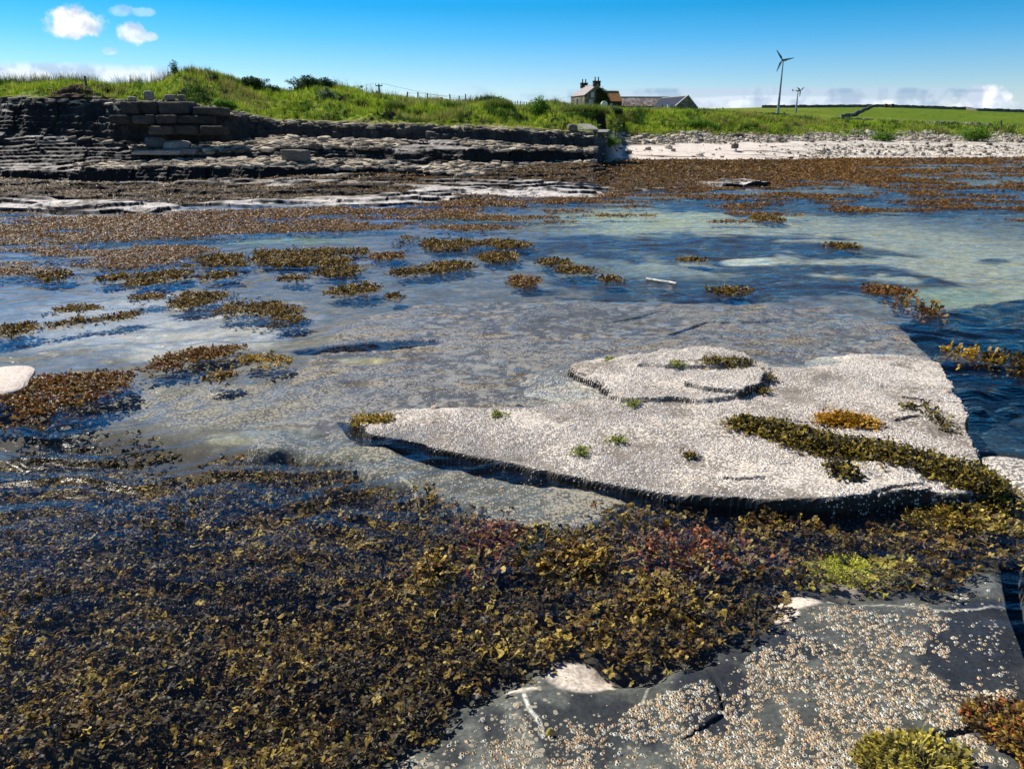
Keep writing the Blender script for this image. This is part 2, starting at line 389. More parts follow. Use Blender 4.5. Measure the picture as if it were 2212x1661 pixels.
CL = mix(CL, c3((.44, .40, .33)) * (1 + .7 * n2[..., None]), W(cob))
wrack = ss(.22, .5, fbm(XX * .12 + 4, YY * 1.6, 3, 95)) * (sand + cob) * (1 - gravel * .6) * ss(3.4, 4.2, FI)
CL = mix(CL, c3((.10, .075, .05)), W(wrack * .85))
g1 = c3((.15, .24, .016)); g2 = c3((.25, .33, .02)); g3 = c3((.06, .12, .012)); straw = c3((.34, .28, .10)); earth = c3((.035, .026, .019))
GR = mix(g1, g2, W(ss(-.3, .5, n1))); GR = mix(GR, g3, W(ss(.1, .6, fbm(XX * .9, YY * .9, 3, 84)))); GR = mix(GR, straw, W(ss(.35, .7, n3) * .5))
ear = ss(.55, 1.0, slope + .25 * n1) * nearw
GR = mix(GR, earth, W(ear * (1 - ss(8.7, 9, FI) * .3)))
field = ss(9.3, 10.2, FI)
fc = mix(c3((.10, .155, .010)), c3((.155, .185, .02)), W(ss(-.4, .5, fbm(XX * .03, YY * .012, 4, 86)) * .8 + ss(1640 + 190 * 1, 1600, xd_g) * .25))
GR = mix(GR, fc * (1 + .12 * fbm(XX * .5, YY * .2, 3, 87)[..., None]), W(field))
TW = ss(7.15, 7.4, FI + n2 * .15) * rockx + ss(7.5, 8.1, FI + n1 * .5 + n2 * .2) * (1 - rockx)
CL = mix(CL, GR, W(TW))
CL = mix(CL, straw * .9, W(rockx * ss(6.9, 7.1, FI) * (1 - ss(7.3, 7.6, FI)) * .6 * flat))
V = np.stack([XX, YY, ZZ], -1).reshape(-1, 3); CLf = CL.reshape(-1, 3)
fq = .25 * (FI[:-1, :-1] + FI[1:, 1:] + FI[:-1, 1:] + FI[1:, :-1]); xq = xd_g[:-1, :-1]; kq = ZZ[:-1, :-1]
zone = np.where(fq > 9.6, 3, np.where(fq > np.where(xq < 1320, 7.25, 7.6), 2, np.where((xq > 1300) & (fq > 3.05), 1, 0)))
M_rock = attr_mat('shore_rock', .85, 9., .55, 1.45, .55, .03, .3, scale2=1.3)
M_sand = attr_mat('shell_sand', .95, 14., .85, 1.12, .3, .02, .15)
M_turf = attr_mat('turf', .95, 6., .6, 1.4, .6, .06, .1, scale2=1.1)
M_field = attr_mat('pasture', 1., 1.2, .88, 1.12, .2, .1, .05)
nr = len(rowsY)
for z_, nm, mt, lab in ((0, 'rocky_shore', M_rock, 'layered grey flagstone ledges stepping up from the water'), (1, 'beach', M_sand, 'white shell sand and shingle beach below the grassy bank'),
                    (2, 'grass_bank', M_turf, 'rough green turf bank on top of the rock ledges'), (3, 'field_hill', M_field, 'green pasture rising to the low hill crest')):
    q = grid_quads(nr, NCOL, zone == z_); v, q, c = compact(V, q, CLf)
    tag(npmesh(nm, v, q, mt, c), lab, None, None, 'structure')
def land_at(x, Y):
    """surface point of the land at column x, distance Y"""
    j = int(np.argmin(np.abs(XD - x))); i = int(np.argmin(np.abs(rowsY - Y))); return np.array([XX[i, j], YY[i, j], ZZ[i, j]])
areaA = np.abs(np.gradient(YY, axis=0) * np.gradient(XX, axis=1))
def land_pts(w, n):
    """n random surface points, density w per square metre (relative)"""
    p = (w * areaA).ravel(); tot = p.sum()
    if tot <= 0: return np.zeros((0, 3)), np.zeros(0, int)
    c = np.cumsum(p) / tot; k = np.searchsorted(c, rng.random(n)); k = np.minimum(k, p.size - 1)
    i, j = np.unravel_index(k, YY.shape); i2 = np.clip(i + 1, 0, nr - 1); j2 = np.clip(j + 1, 0, NCOL - 1)
    a = rng.random(n); b = rng.random(n)
    P = np.stack([XX[i, j] + (XX[i, j2] - XX[i, j]) * b + (XX[i2, j] - XX[i, j]) * a, YY[i, j] + (YY[i2, j] - YY[i, j]) * a,
                  ZZ[i, j] + (ZZ[i2, j] - ZZ[i, j]) * a + (ZZ[i, j2] - ZZ[i, j]) * b], -1)
    return P, k
# ================================================================ SEABED
ub = np.concatenate([-np.geomspace(3.2, .72, 50), np.linspace(-.71, .71, 850), np.geomspace(.72, 3.2, 50)]); yb = np.geomspace(1.15, 60, 1050)
UB, YB = np.meshgrid(ub, yb); XB = UB * (YB * cp + H * sp)
px, py = proj(XB, YB, np.zeros_like(XB) - .05)
wob = fbm(XB * 2.5, YB * 2.5, 4, 101); wob2 = fbm(XB * .9, YB * .9, 4, 102); fine = fbm(XB * 14, YB * 14, 3, 103)
ZB = -.11 + wob2 * .03 + wob * .02
CB = np.broadcast_to(c3((.15, .14, .12)), ZB.shape + (3,)) * (1 + .35 * fine[..., None]) * (1 + .25 * wob[..., None])
def blob(cx, cy, rx, ry, soft=.5, n=.35, tilt=0.):
    d = ((px - cx) / rx) ** 2 + ((py - cy - tilt * (px - cx)) / ry) ** 2
    return ss(1 + soft, 1 - soft, d + n * (wob + wob2) * 1.4)
def paint(w, col, z=None):
    global CB, ZB
    CB = mix(CB, c3(col) * (1 + .3 * fine[..., None]), W(w))
    if z is not None: ZB = mix(ZB, z + wob * .012 + fine * .004, np.clip(w, 0, 1))
def poly(pts, soft=.06, rough=.05, z=-.05):
    return ss(-soft, soft, sdist(wpoly(pts, z), XB, YB) + wob * rough)
sand_c, weed_c, deep_c = (.36, .35, .23), (.016, .013, .010), (.010, .024, .034)
paint(ss(640, 560, py) * ss(900, 1300, px), (.15, .16, .13))
paint(blob(1480, 478, 270, 34, .6), (.42, .42, .22)); paint(blob(1850, 545, 480, 75, .5, .3), sand_c); paint(blob(2060, 600, 330, 50), sand_c)
paint(blob(1470, 530, 430, 28, .4, .5), weed_c); paint(blob(1750, 575, 220, 12, .4, .5), weed_c); paint(blob(1620, 557, 58, 7, .4, .2), (.62, .62, .48))
paint(blob(1650, 612, 420, 28, .4, .5), weed_c); paint(blob(2010, 600, 130, 14, .4, .5, .25), weed_c); paint(blob(2060, 632, 110, 20), (.25, .30, .18))
paint(blob(1700, 440, 300, 18, .5, .5), (.02, .025, .03)); paint(blob(2080, 430, 360, 30, .5, .5), (.015, .02, .03)); paint(blob(2150, 557, 40, 6), weed_c)
paint(blob(250, 520, 380, 14, .5, .4), (.09, .085, .02)); paint(blob(640, 512, 140, 10, .5, .3), (.20, .22, .05)); paint(blob(1000, 465, 120, 10, .5, .3), (.16, .19, .07)); paint(blob(60, 530, 200, 8), (.12, .09, .03))
paint(blob(2400, 460, 500, 60) * .6, (.03, .035, .04))
plateau = poly([(560, 905), (640, 790), (760, 690), (900, 650), (1200, 640), (1500, 650), (1800, 655), (1945, 690), (2010, 750), (2060, 820), (2120, 960), (2165, 1090), (1900, 1120), (1450, 1105), (1100, 1030), (800, 955), (700, 925)], .04)
paint(plateau, (.12, .092, .068), -.09)
BAR = np.clip(plateau * (.50 + .45 * wob + .3 * wob2 + .25 * fine), 0, 1)
CB = mix(CB, c3((.62, .56, .48)), W(plateau * ss(.05, .5, fine) * .35)); CB = mix(CB, c3((.10, .085, .07)), W(plateau * ss(.1, .5, wob + fine * .5) * .6))
paint(blob(880, 960, 210, 12) * .5, (.4, .36, .2)); paint(blob(790, 770, 60, 9, .6) * .5, (.50, .45, .20)); paint(blob(560, 915, 110, 9, .5) * .6, (.48, .44, .30)); 
paint(blob(300, 690, 330, 60, .6) * .8, (.44, .45, .46), -.12); BAR = np.maximum(BAR, .6 * blob(300, 690, 330, 60, .6)); paint(blob(520, 850, 260, 45, .6) * .7, (.15, .15, .14), -.13); BAR = np.maximum(BAR, .75 * blob(520, 850, 260, 45, .6))  # left patch paled to put the sky's reflection into the floor colour
paint(blob(820, 738, 190, 8, .4, .4, -.06), (.05, .05, .05), -.3)
paint(poly([(1950, 690), (2040, 665), (2212, 640), (2700, 620), (2900, 1150), (2230, 1180), (2172, 1090), (2125, 960), (2065, 820), (2015, 755)], .05), deep_c, -1.1)
paint(blob(2150, 835, 50, 12), (.10, .16, .18)); paint(blob(2140, 770, 90, 26, .5) , (.06, .06, .03))
paint(blob(615, 965, 90, 26), (.12, .12, .10))
# foreground: black weed bed, the grey shelf beside the slab, the barnacled floor at the lower right
BEDP = [(-900, 900), (300, 905), (640, 950), (860, 1040), (1080, 1120), (1330, 1090), (1750, 1105), (2180, 1130), (2300, 1180), (2200, 1260), (1950, 1290), (1700, 1300), (1600, 1400), (1330, 1460), (1080, 1500), (950, 1580), (800, 1720), (-900, 1900)]
bed = poly(BEDP, .15, .1)
paint(bed, (.045, .032, .016))
ZB = mix(ZB, -.20 + wob * .012, poly(BEDP, .40, .1))
ZB = ZB - ss(1080, 940, py) * ss(900, 600, px) * ss(900, 940, py) * .03
_fgp = wpoly([(780, 1700), (925, 1610), (975, 1525), (1080, 1490), (1180, 1425), (1330, 1450), (1500, 1425), (1610, 1385), (1690, 1315), (1700, 1275), (1850, 1290), (2000, 1285), (2100, 1240), (2150, 1215), (2195, 1260), (2300, 1900), (700, 1900)], -.05)
ZB = mix(ZB, -.075 + wob * .012, bed * ss(-.55, -.02, sdist(_fgp, XB, YB)))
shelf_f = poly([(560, 932), (735, 938), (900, 985), (1100, 1028), (1300, 1072), (1490, 1100), (1500, 1130), (1330, 1112), (1240, 1155), (1090, 1140), (940, 1085), (840, 1045), (740, 1000), (560, 968)], .07, .08)
paint(shelf_f, (.125, .125, .105), -.05); BAR = np.maximum(BAR * (1 - bed), shelf_f * (.50 + .6 * wob + .3 * fine))
fg = poly([(780, 1700), (925, 1610), (975, 1525), (1080, 1490), (1180, 1425), (1330, 1450), (1500, 1425), (1610, 1385), (1690, 1315), (1700, 1275), (1850, 1290), (2000, 1285), (2100, 1240), (2150, 1215), (2195, 1260), (2235, 1460), (2300, 1900), (700, 1900)], .10, .05)
paint(fg, (.095, .093, .082), -.05); BAR = mix(BAR, .16 + .45 * wob + .3 * wob2 + .2 * fine, fg)
CB = mix(CB, c3((.18, .18, .155)), W(fg * ss(0, .5, wob2) * .7))
CB = mix(CB, c3((.018, .020, .028)), W(fg * np.maximum(blob(1530, 1500, 75, 80, .3, .5), np.maximum(blob(1640, 1400, 130, 28, .3, .7), blob(2120, 1380, 90, 90, .4, .6))) * .9))
CB = mix(CB, c3((.02, .022, .028)), W(fg * ss(.25, .5, fbm(XB * 3.1, YB * 3.1, 3, 111)) * .85))
rightrock = poly([(2195, 1010), (2300, 1000), (2500, 1700), (2300, 1700), (2240, 1350), (2200, 1150)], .02); paint(rightrock, (.16, .17, .17), -.05); BAR = np.maximum(BAR, rightrock * .8)
crust = (.66, .53, .44)
for b_ in (blob(1245, 1458, 68, 34, .25, .5), blob(1130, 1487, 45, 6, .3, .5), blob(1725, 1298, 48, 14, .35, .6), blob(1885, 1215, 22, 14, .4, .5), blob(1700, 1325, 25, 12, .4, .6), blob(1860, 1232, 90, 40, .5, .4) * .35):
    CB = mix(CB, c3(crust) * (1 + .25 * fine[..., None]), W(b_))
def vein(pts, w, col, dz=0.):
    global CB, ZB
    d = dline(wpoly(pts, -.05), XB + wob * .02, YB + fine * .008); t = ss(w, w * .4, d); CB = mix(CB, c3(col), W(t)); ZB = ZB + dz * t
vein([(1135, 1500), (1145, 1530), (1160, 1548), (1170, 1565), (1175, 1590)], .009, (.75, .72, .64)); vein([(1385, 1530), (1395, 1480), (1430, 1440), (1480, 1420)], .007, (.4, .37, .28))
vein([(1790, 1295), (1900, 1300), (2040, 1318), (2110, 1312), (2212, 1290)], .007, (.5, .46, .38)); vein([(1130, 1600), (1140, 1560)], .004, (.6, .55, .45))
vein([(865, 1030), (885, 1045), (905, 1075)], .010, (.55, .52, .42)); vein([(1000, 1010), (1480, 1118)], .012, (.45, .36, .22)); vein([(1390, 1078), (1340, 1105)], .01, (.03, .03, .03), -.03)
vein([(1970, 1588), (2050, 1580), (2160, 1560)], .016, (.008, .009, .011), -.08); vein([(2183, 1180), (2200, 1300), (2240, 1400)], .05, (.006, .007, .01), -.3)
vein([(1530, 1440), (1555, 1480), (1560, 1540), (1520, 1570), (1480, 1590)], .008, (.008, .01, .012), -.02); vein([(1210, 635), (1700, 640)], .05, (.05, .05, .05), -.08)
vein([(1330, 690), (1420, 668), (1470, 665)], .025, (.06, .05, .04), -.05); vein([(1450, 715), (1530, 690), (1700, 685)], .025, (.06, .05, .04), -.05)
M_bed = attr_mat('sea_floor', .8, 55., .55, 1.5, .4, .01, .3, scale2=9., speck=(62., (.43, .35, .26)))
q = grid_quads(len(yb), len(ub), ~((YB[:-1, :-1] > 53)))
v, q, c = compact(np.stack([XB, YB, ZB], -1).reshape(-1, 3), q, np.concatenate([np.clip(CB, 0, 1), np.clip(BAR, 0, 1)[..., None]], -1).reshape(-1, 4))
tag(npmesh('seabed', v, q, M_bed, c, True), 'rock, sand and weed floor of the shallow bay', None, None, 'structure')
# ================================================================ BARNACLED SLAB
EMC = [(725, 917), (800, 893), (860, 884), (1000, 879), (1150, 880), (1250, 866), (1330, 858), (1302, 832), (1245, 812), (1226, 800), (1228, 784), (1300, 775), (1400, 765), (1520, 757), (1605, 763),
       (1622, 788), (1700, 792), (1800, 788), (1850, 778), (1832, 766), (1950, 766), (2003, 771), (2035, 795), (2052, 830), (2075, 870), (2092, 905), (2114, 965), (2130, 1010), (2150, 1060),
       (2160, 1078), (2060, 1078), (1985, 1076), (1900, 1084), (1780, 1098), (1650, 1098), (1500, 1083), (1350, 1054), (1250, 1030), (1100, 998), (1000, 980), (900, 962), (800, 938)]
EM = wpoly(EMC[:26], .015) + wpoly(EMC[26:], .035)
BACK = EM[:30]; BACKL = EM[0:26]
FULL = wpoly([(715, 918), (730, 862), (820, 700), (950, 655), (1200, 646), (1500, 655), (1800, 660), (1940, 692), (2003, 745)], -.1) + EM[21:]
gx_ = np.arange(-1.9, 4.6, .0125); gy_ = np.arange(3.2, 9.4, .0125); GX, GY = np.meshgrid(gx_, gy_)
w1 = fbm(GX * 3, GY * 3, 4, 201); w2 = fbm(GX * 12, GY * 12, 3, 202); w3 = fbm(GX * 1.1, GY * 1.1, 3, 203)
sf = sdist(FULL, GX, GY) + w1 * .035 + w2 * .008
ine = inside(EM, GX, GY); db = dline(EM[0:22], GX + w1 * .06, GY + w1 * .05); db = np.where(inside(EM, GX + w1 * .06, GY + w1 * .05), db, -db)
zt = np.where(db > 0, np.minimum(mix(.020, .055, ss(0., 1.8, GX)), .010 + db * .16), np.maximum(-.22, db * .30 - .004)) 
def raised(pts, h, soft=.012):
    s_ = sdist(wpoly(pts, .08), GX, GY) + w1 * .07 + w2 * .012; return ss(-soft, soft, s_) * h
r1 = raised([(1226, 800), (1228, 782), (1400, 765), (1520, 757), (1640, 765), (1660, 790), (1640, 830), (1590, 850), (1500, 862), (1400, 858), (1340, 856), (1300, 832), (1245, 812)], .032)
r2 = raised([(1375, 793), (1370, 776), (1450, 764), (1540, 757), (1612, 766), (1620, 790), (1540, 797), (1440, 797)], .028)
r3 = raised([(1480, 822), (1560, 815), (1640, 812), (1642, 830), (1590, 848), (1530, 843), (1490, 835)], .03)
r4 = raised([(1490, 1040), (1700, 1005), (1960, 1000), (1990, 1068), (1800, 1096), (1600, 1092), (1480, 1070)], .02)
zt = zt + (r1 + r2 + r3 + r4) * (db > -.02) + w1 * .012 + w3 * .012 + w2 * .004
crk = np.zeros_like(zt)
for pts, wd in (([(1540, 1005), (1600, 1015), (1650, 1012)], .012), ([(1890, 1045), (1960, 1030), (2010, 1030)], .014), ([(1320, 1018), (1360, 1030), (1500, 1062), (1700, 1072), (1860, 1062), (2020, 1040)], .010),
                ([(1940, 888), (1985, 880), (2050, 890)], .02), ([(1960, 840), (2040, 850), (2070, 850)], .012), ([(1700, 985), (1790, 975)], .008), ([(830, 940), (900, 962)], .02), ([(1450, 780), (1520, 775)], .010), ([(1640, 880), (1750, 890), (1850, 893)], .008)):
    crk = np.maximum(crk, ss(wd, wd * .3, dline(wpoly(pts, .12), GX + w2 * .02, GY + w1 * .03)))
zt -= crk * .03
edge = ss(-.045, .03, sf); zf = mix(-.30 + 0 * zt, zt, edge)
st = ss(.0, .10, sf); zf = np.where((sf > -.05) & (sf < .0), zf + 0 * st, zf)
ca = np.broadcast_to(c3((.26, .225, .185)), zt.shape + (3,)) * (1 + .22 * w1[..., None] + .3 * w2[..., None])
ca = mix(ca, c3((.40, .36, .31)), W(ss(.0, .5, w1 + w3 * .7) * .5)); ca = mix(ca, c3((.20, .17, .14)), W(ss(.25, .6, fbm(GX * 1.8, GY * 1.8, 4, 207)) * .7))
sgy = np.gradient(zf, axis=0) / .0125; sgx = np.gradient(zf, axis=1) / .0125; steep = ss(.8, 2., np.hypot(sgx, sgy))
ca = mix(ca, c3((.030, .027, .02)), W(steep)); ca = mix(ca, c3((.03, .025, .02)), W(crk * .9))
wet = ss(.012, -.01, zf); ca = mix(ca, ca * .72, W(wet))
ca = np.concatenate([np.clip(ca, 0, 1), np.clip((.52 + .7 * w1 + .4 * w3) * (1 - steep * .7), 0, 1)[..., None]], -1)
slabq = (sf > -.06)[:-1, :-1]
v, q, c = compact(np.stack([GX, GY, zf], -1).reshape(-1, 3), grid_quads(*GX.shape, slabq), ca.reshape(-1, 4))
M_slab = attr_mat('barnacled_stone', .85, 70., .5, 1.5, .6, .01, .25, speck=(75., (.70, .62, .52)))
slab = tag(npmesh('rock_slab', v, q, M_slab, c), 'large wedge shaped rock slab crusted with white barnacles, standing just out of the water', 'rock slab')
def slab_z(x, y):
    i = np.clip(((np.asarray(y) - gy_[0]) / .0125).astype(int), 0, len(gy_) - 1); j = np.clip(((np.asarray(x) - gx_[0]) / .0125).astype(int), 0, len(gx_) - 1); return zf[i, j]
def on_slab(x, row):
    p = place(x, row, z=.05); p = place(x, row, z=float(slab_z(p[0], p[1]))); return p
def bed_z(x, y):
    i = np.clip(np.searchsorted(yb, y), 0, len(yb) - 1); uu = np.asarray(x) / (np.asarray(y) * cp + H * sp); j = np.clip(np.searchsorted(ub, uu), 0, len(ub) - 1); return ZB[i, j]
M_barn = attr_mat('barnacle_shell', .8, 150., .8, 1.15, 0, 0, .25)
# barnacles of the slab: part of it
nb = 300000; bxp = rng.uniform(gx_[0], gx_[-1], nb); byp = rng.uniform(gy_[0], gy_[-1], nb)
ii = ((byp - gy_[0]) / .0125).astype(int).clip(0, len(gy_) - 1); jj = ((bxp - gx_[0]) / .0125).astype(int).clip(0, len(gx_) - 1)
dens = ss(-.42, .12, fbm(bxp * 2.6, byp * 2.6, 4, 211) + .5 * fbm(bxp * 9, byp * 9, 2, 212)) * (.6 + .4 * ss(-.3, .2, w3[ii, jj])) * (1 - .75 * steep[ii, jj]) * (crk[ii, jj] < .3)
dens = dens * np.where(db[ii, jj] > -.03, 1., .40)
keep = (sf[ii, jj] > -.02) & (rng.random(nb) < dens)
bp_ = np.stack([bxp, byp, zf[ii, jj] - .001], -1)[keep]; n = len(bp_)
s_ = rng.uniform(.008, .017, n)
wetb = bp_[:, 2] < .0
cb = pick([(.88, .82, .73), (.82, .72, .61), (.70, .61, .50), (.90, .87, .82)], n, jit=.1); cb[wetb] *= .75
sb = scatter('barnacle', [barnacle(5)], bp_, np.stack([s_, s_, s_ * .9], -1), rots(n, .25, .25), cb, M_barn, parent=slab); tag(sb, kind='stuff')
# ================================================================ WATER
uw = np.concatenate([-np.geomspace(3.2, .72, 40), np.linspace(-.71, .71, 700), np.geomspace(.72, 3.2, 40)]); yw = np.geomspace(1.0, 56, 950); UW, YW_ = np.meshgrid(uw, yw); XW = UW * (YW_ * cp + H * sp)
wx, wy = proj(XW, YW_, np.zeros_like(XW))
rip = np.zeros_like(XW); dwx = fbm(XW * .8, YW_ * .8, 3, 301) * .5; dwy = fbm(XW * .9, YW_ * .9, 3, 302) * .45
right = ss(1850, 2080, wx) * ss(600, 680, wy); left = ss(1000, 500, wx) * ss(820, 950, wy)
calm = ss(2.2, 4.6, YW_) * 2.0 + .12 + .55 * right + .85 * left * ss(2.5, 4, YW_) + .25 * ss(-.2, .5, fbm(XW * .35, YW_ * .35, 3, 303))
for k, (lam, amp, a) in enumerate(((.62, .0052, 100), (.33, .0030, 112), (.21, .0017, 84), (.13, .0009, 120), (.085, .0005, 70), (.27, .0014, 60), (.055, .00025, 100))):
    kx, ky = math.cos(math.radians(a)) * 6.283 / lam, math.sin(math.radians(a)) * 6.283 / lam
    env = .5 + .8 * fbm(XW * .9 / lam * .3, YW_ * .9 / lam * .3, 2, 310 + k); ph = kx * (XW + dwx) + ky * (YW_ + dwy) + fbm(XW * 2, YW_ * 2, 2, 320 + k) * 1.2
    fade = ss(lam / .0085, lam / .02, YW_)
    s0 = np.sin(ph); rip += amp * np.clip(env, 0, 1.4) * (s0 + .35 * np.abs(s0) ** 3 * np.sign(s0)) * fade
ZWt = rip * calm * ss(.9, 1.4, YW_)
def water_mat():
    m, nt, b = new_mat('sea_water'); nt.nodes.remove(b); L = nt.links
    geo = N(nt, 'ShaderNodeNewGeometry'); mp = N(nt, 'ShaderNodeMapping'); mp.inputs['Scale'].default_value = (2.2, 6.5, 1.)
    mp.inputs['Rotation'].default_value = (0, 0, math.radians(8)); L.new(geo.outputs['Position'], mp.inputs['Vector'])
    no = N(nt, 'ShaderNodeTexNoise', **{'Scale': 1., 'Detail': 6., 'Roughness': .62, 'Distortion': .4}); L.new(mp.outputs[0], no.inputs['Vector'])
    n2 = N(nt, 'ShaderNodeTexNoise', **{'Scale': .16, 'Detail': 3.}); L.new(geo.outputs['Position'], n2.inputs['Vector']); sxx = N(nt, 'ShaderNodeSeparateXYZ'); L.new(geo.outputs['Position'], sxx.inputs[0]); mrx = N(nt, 'ShaderNodeMapRange', **{'From Min': -4., 'From Max': 6., 'To Min': -.12, 'To Max': 1.1}); L.new(sxx.outputs[0], mrx.inputs['Value'])
    mr = N(nt, 'ShaderNodeMapRange', **{'From Min': .35, 'From Max': .65, 'To Min': .12, 'To Max': .50}); L.new(n2.outputs[0], mr.inputs['Value'])
    mp2 = N(nt, 'ShaderNodeMapping'); mp2.inputs['Scale'].default_value = (6.5, 17., 1.); mp2.inputs['Rotation'].default_value = (0, 0, math.radians(-7)); L.new(geo.outputs['Position'], mp2.inputs['Vector'])
    n3 = N(nt, 'ShaderNodeTexNoise', **{'Scale': 1., 'Detail': 3., 'Roughness': .55, 'Distortion': .6}); L.new(mp2.outputs[0], n3.inputs['Vector'])
    hs_ = N(nt, 'ShaderNodeMath', operation='MULTIPLY_ADD'); L.new(n3.outputs[0], hs_.inputs[0]); hs_.inputs[1].default_value = .20; L.new(no.outputs[0], hs_.inputs[2])
    bp = N(nt, 'ShaderNodeBump', **{'Distance': .045}); L.new(hs_.outputs[0], bp.inputs['Height']); sm = N(nt, 'ShaderNodeMath', operation='ADD'); L.new(mr.outputs[0], sm.inputs[0]); L.new(mrx.outputs[0], sm.inputs[1]); mry = N(nt, 'ShaderNodeMapRange', **{'From Min': 1.8, 'From Max': 5., 'To Min': .3, 'To Max': 1.}); L.new(sxx.outputs[1], mry.inputs['Value']); sm2 = N(nt, 'ShaderNodeMath', operation='MULTIPLY'); L.new(sm.outputs[0], sm2.inputs[0]); L.new(mry.outputs[0], sm2.inputs[1]); L.new(sm2.outputs[0], bp.inputs['Strength'])
    dt = N(nt, 'ShaderNodeVectorMath', operation='DOT_PRODUCT'); L.new(bp.outputs[0], dt.inputs[0]); L.new(geo.outputs['Incoming'], dt.inputs[1])
    ab = N(nt, 'ShaderNodeMath', operation='ABSOLUTE'); L.new(dt.outputs['Value'], ab.inputs[0])
    om = N(nt, 'ShaderNodeMath', operation='SUBTRACT'); om.inputs[0].default_value = 1.; L.new(ab.outputs[0], om.inputs[1])
    pw = N(nt, 'ShaderNodeMath', operation='POWER'); L.new(om.outputs[0], pw.inputs[0]); pw.inputs[1].default_value = 5.
    fr = N(nt, 'ShaderNodeMath', operation='MULTIPLY_ADD', use_clamp=True); L.new(pw.outputs[0], fr.inputs[0]); fr.inputs[1].default_value = .98; fr.inputs[2].default_value = .02
    tr = N(nt, 'ShaderNodeBsdfTransparent'); tr.inputs[0].default_value = (.90, .93, .92, 1)
    gl = N(nt, 'ShaderNodeBsdfGlossy'); gl.inputs['Roughness'].default_value = .04; L.new(bp.outputs[0], gl.inputs['Normal'])
    mx = N(nt, 'ShaderNodeMixShader'); L.new(fr.outputs[0], mx.inputs[0]); L.new(tr.outputs[0], mx.inputs[1]); L.new(gl.outputs[0], mx.inputs[2])
    L.new(mx.outputs[0], nt.nodes['Material Output'].inputs['Surface']); return m
v = np.stack([XW, YW_, ZWt], -1).reshape(-1, 3)
tag(npmesh('water', v, grid_quads(*XW.shape), water_mat(), None, True), 'clear rippled shallow sea water over the rock floor', None, None, 'structure')
# ================================================================ SEAWEED
M_weed = attr_mat('bladder_wrack', .5, 40., .6, 1.4, 0, 0, .25, transl=.25)
M_weedwet = attr_mat('wrack_under_water', .5, 30., .6, 1.4, 0, 0, .3, transl=.3)
HI = [frond(s, True, 1.3) for s in range(6)] + [frond(s + 20, True, 1.1) for s in range(2)]
MID = [frond(s, True, 1.15) for s in range(40, 45)]; LO = [frond(s, False, 1.5) for s in range(60, 66)]
THIN = [frond(s, True, .7) for s in range(80, 84)]
OLIVE = [(.12, .085, .02), (.20, .14, .03), (.06, .04, .015), (.28, .20, .045), (.035, .025, .012)]
RED = [(.15, .058, .022), (.20, .10, .03), (.09, .055, .018), (.12, .08, .02), (.30, .20, .05)]
GOLD = [(.42, .30, .04), (.30, .21, .03), (.50, .36, .07), (.14, .10, .02)]
BEDC = [(.075, .044, .018), (.11, .070, .022), (.27, .160, .030), (.44, .29, .06), (.045, .030, .018), (.19, .09, .022)]
def fr_patch(name, label, cx, cy, rx, ry, tilt=0., pal=OLIVE, size=.12, z=.004, dens=650, temps=None, group='clumps of wrack lying on the water', thr=1., seed=0, cat='seaweed clump', surf=None, up=.06, tilt_a=.9):
    a0 = place(cx - rx, cy, z=0); a1 = place(cx + rx, cy, z=0); b0 = place(cx, cy - ry, z=0); b1 = place(cx, cy + ry, z=0)
    area = math.pi / 4 * abs(a1[0] - a0[0]) * abs(b0[1] - b1[1]); n = int(min(max(area * dens, 60), 5200))
    t = rng.uniform(0, 6.283, n * 3); r = np.sqrt(rng.random(n * 3)) * 1.42
    X = (a0[0] + a1[0]) / 2 + np.cos(t) * r * (a1[0] - a0[0]) / 2; Y = (b0[1] + b1[1]) / 2 + np.sin(t) * r * (b0[1] - b1[1]) / 2
    Y = Y - tilt * (X - (a0[0] + a1[0]) / 2) * (b0[1] - b1[1]) / (a1[0] - a0[0]) * rx / max(ry, 1) 
    nz = fbm(X * 2.6 + seed, Y * 1.7, 3, 400 + seed) * .75
    k = (r + nz < thr - .2); fringe = ~k & (r + nz < thr + .2) & (rng.random(len(r)) < .16); k2 = k | fringe; X, Y, rr, fz = X[k2], Y[k2], r[k2], fringe[k2]; n = len(X)
    Z = np.full(n, z) if surf is None else surf(X, Y) + .01
    Z = Z + rng.uniform(0, up, n) * np.clip(1.1 - rr, .1, 1)
    Z = np.where(fz, z - rng.uniform(.005, .05, n), Z)
    S = rng.uniform(.7, 1.2, n) * size; c = pick(pal, n)
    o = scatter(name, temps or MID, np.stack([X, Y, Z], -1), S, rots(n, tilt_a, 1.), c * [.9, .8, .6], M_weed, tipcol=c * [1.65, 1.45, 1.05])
    return tag(o, label, cat, group)
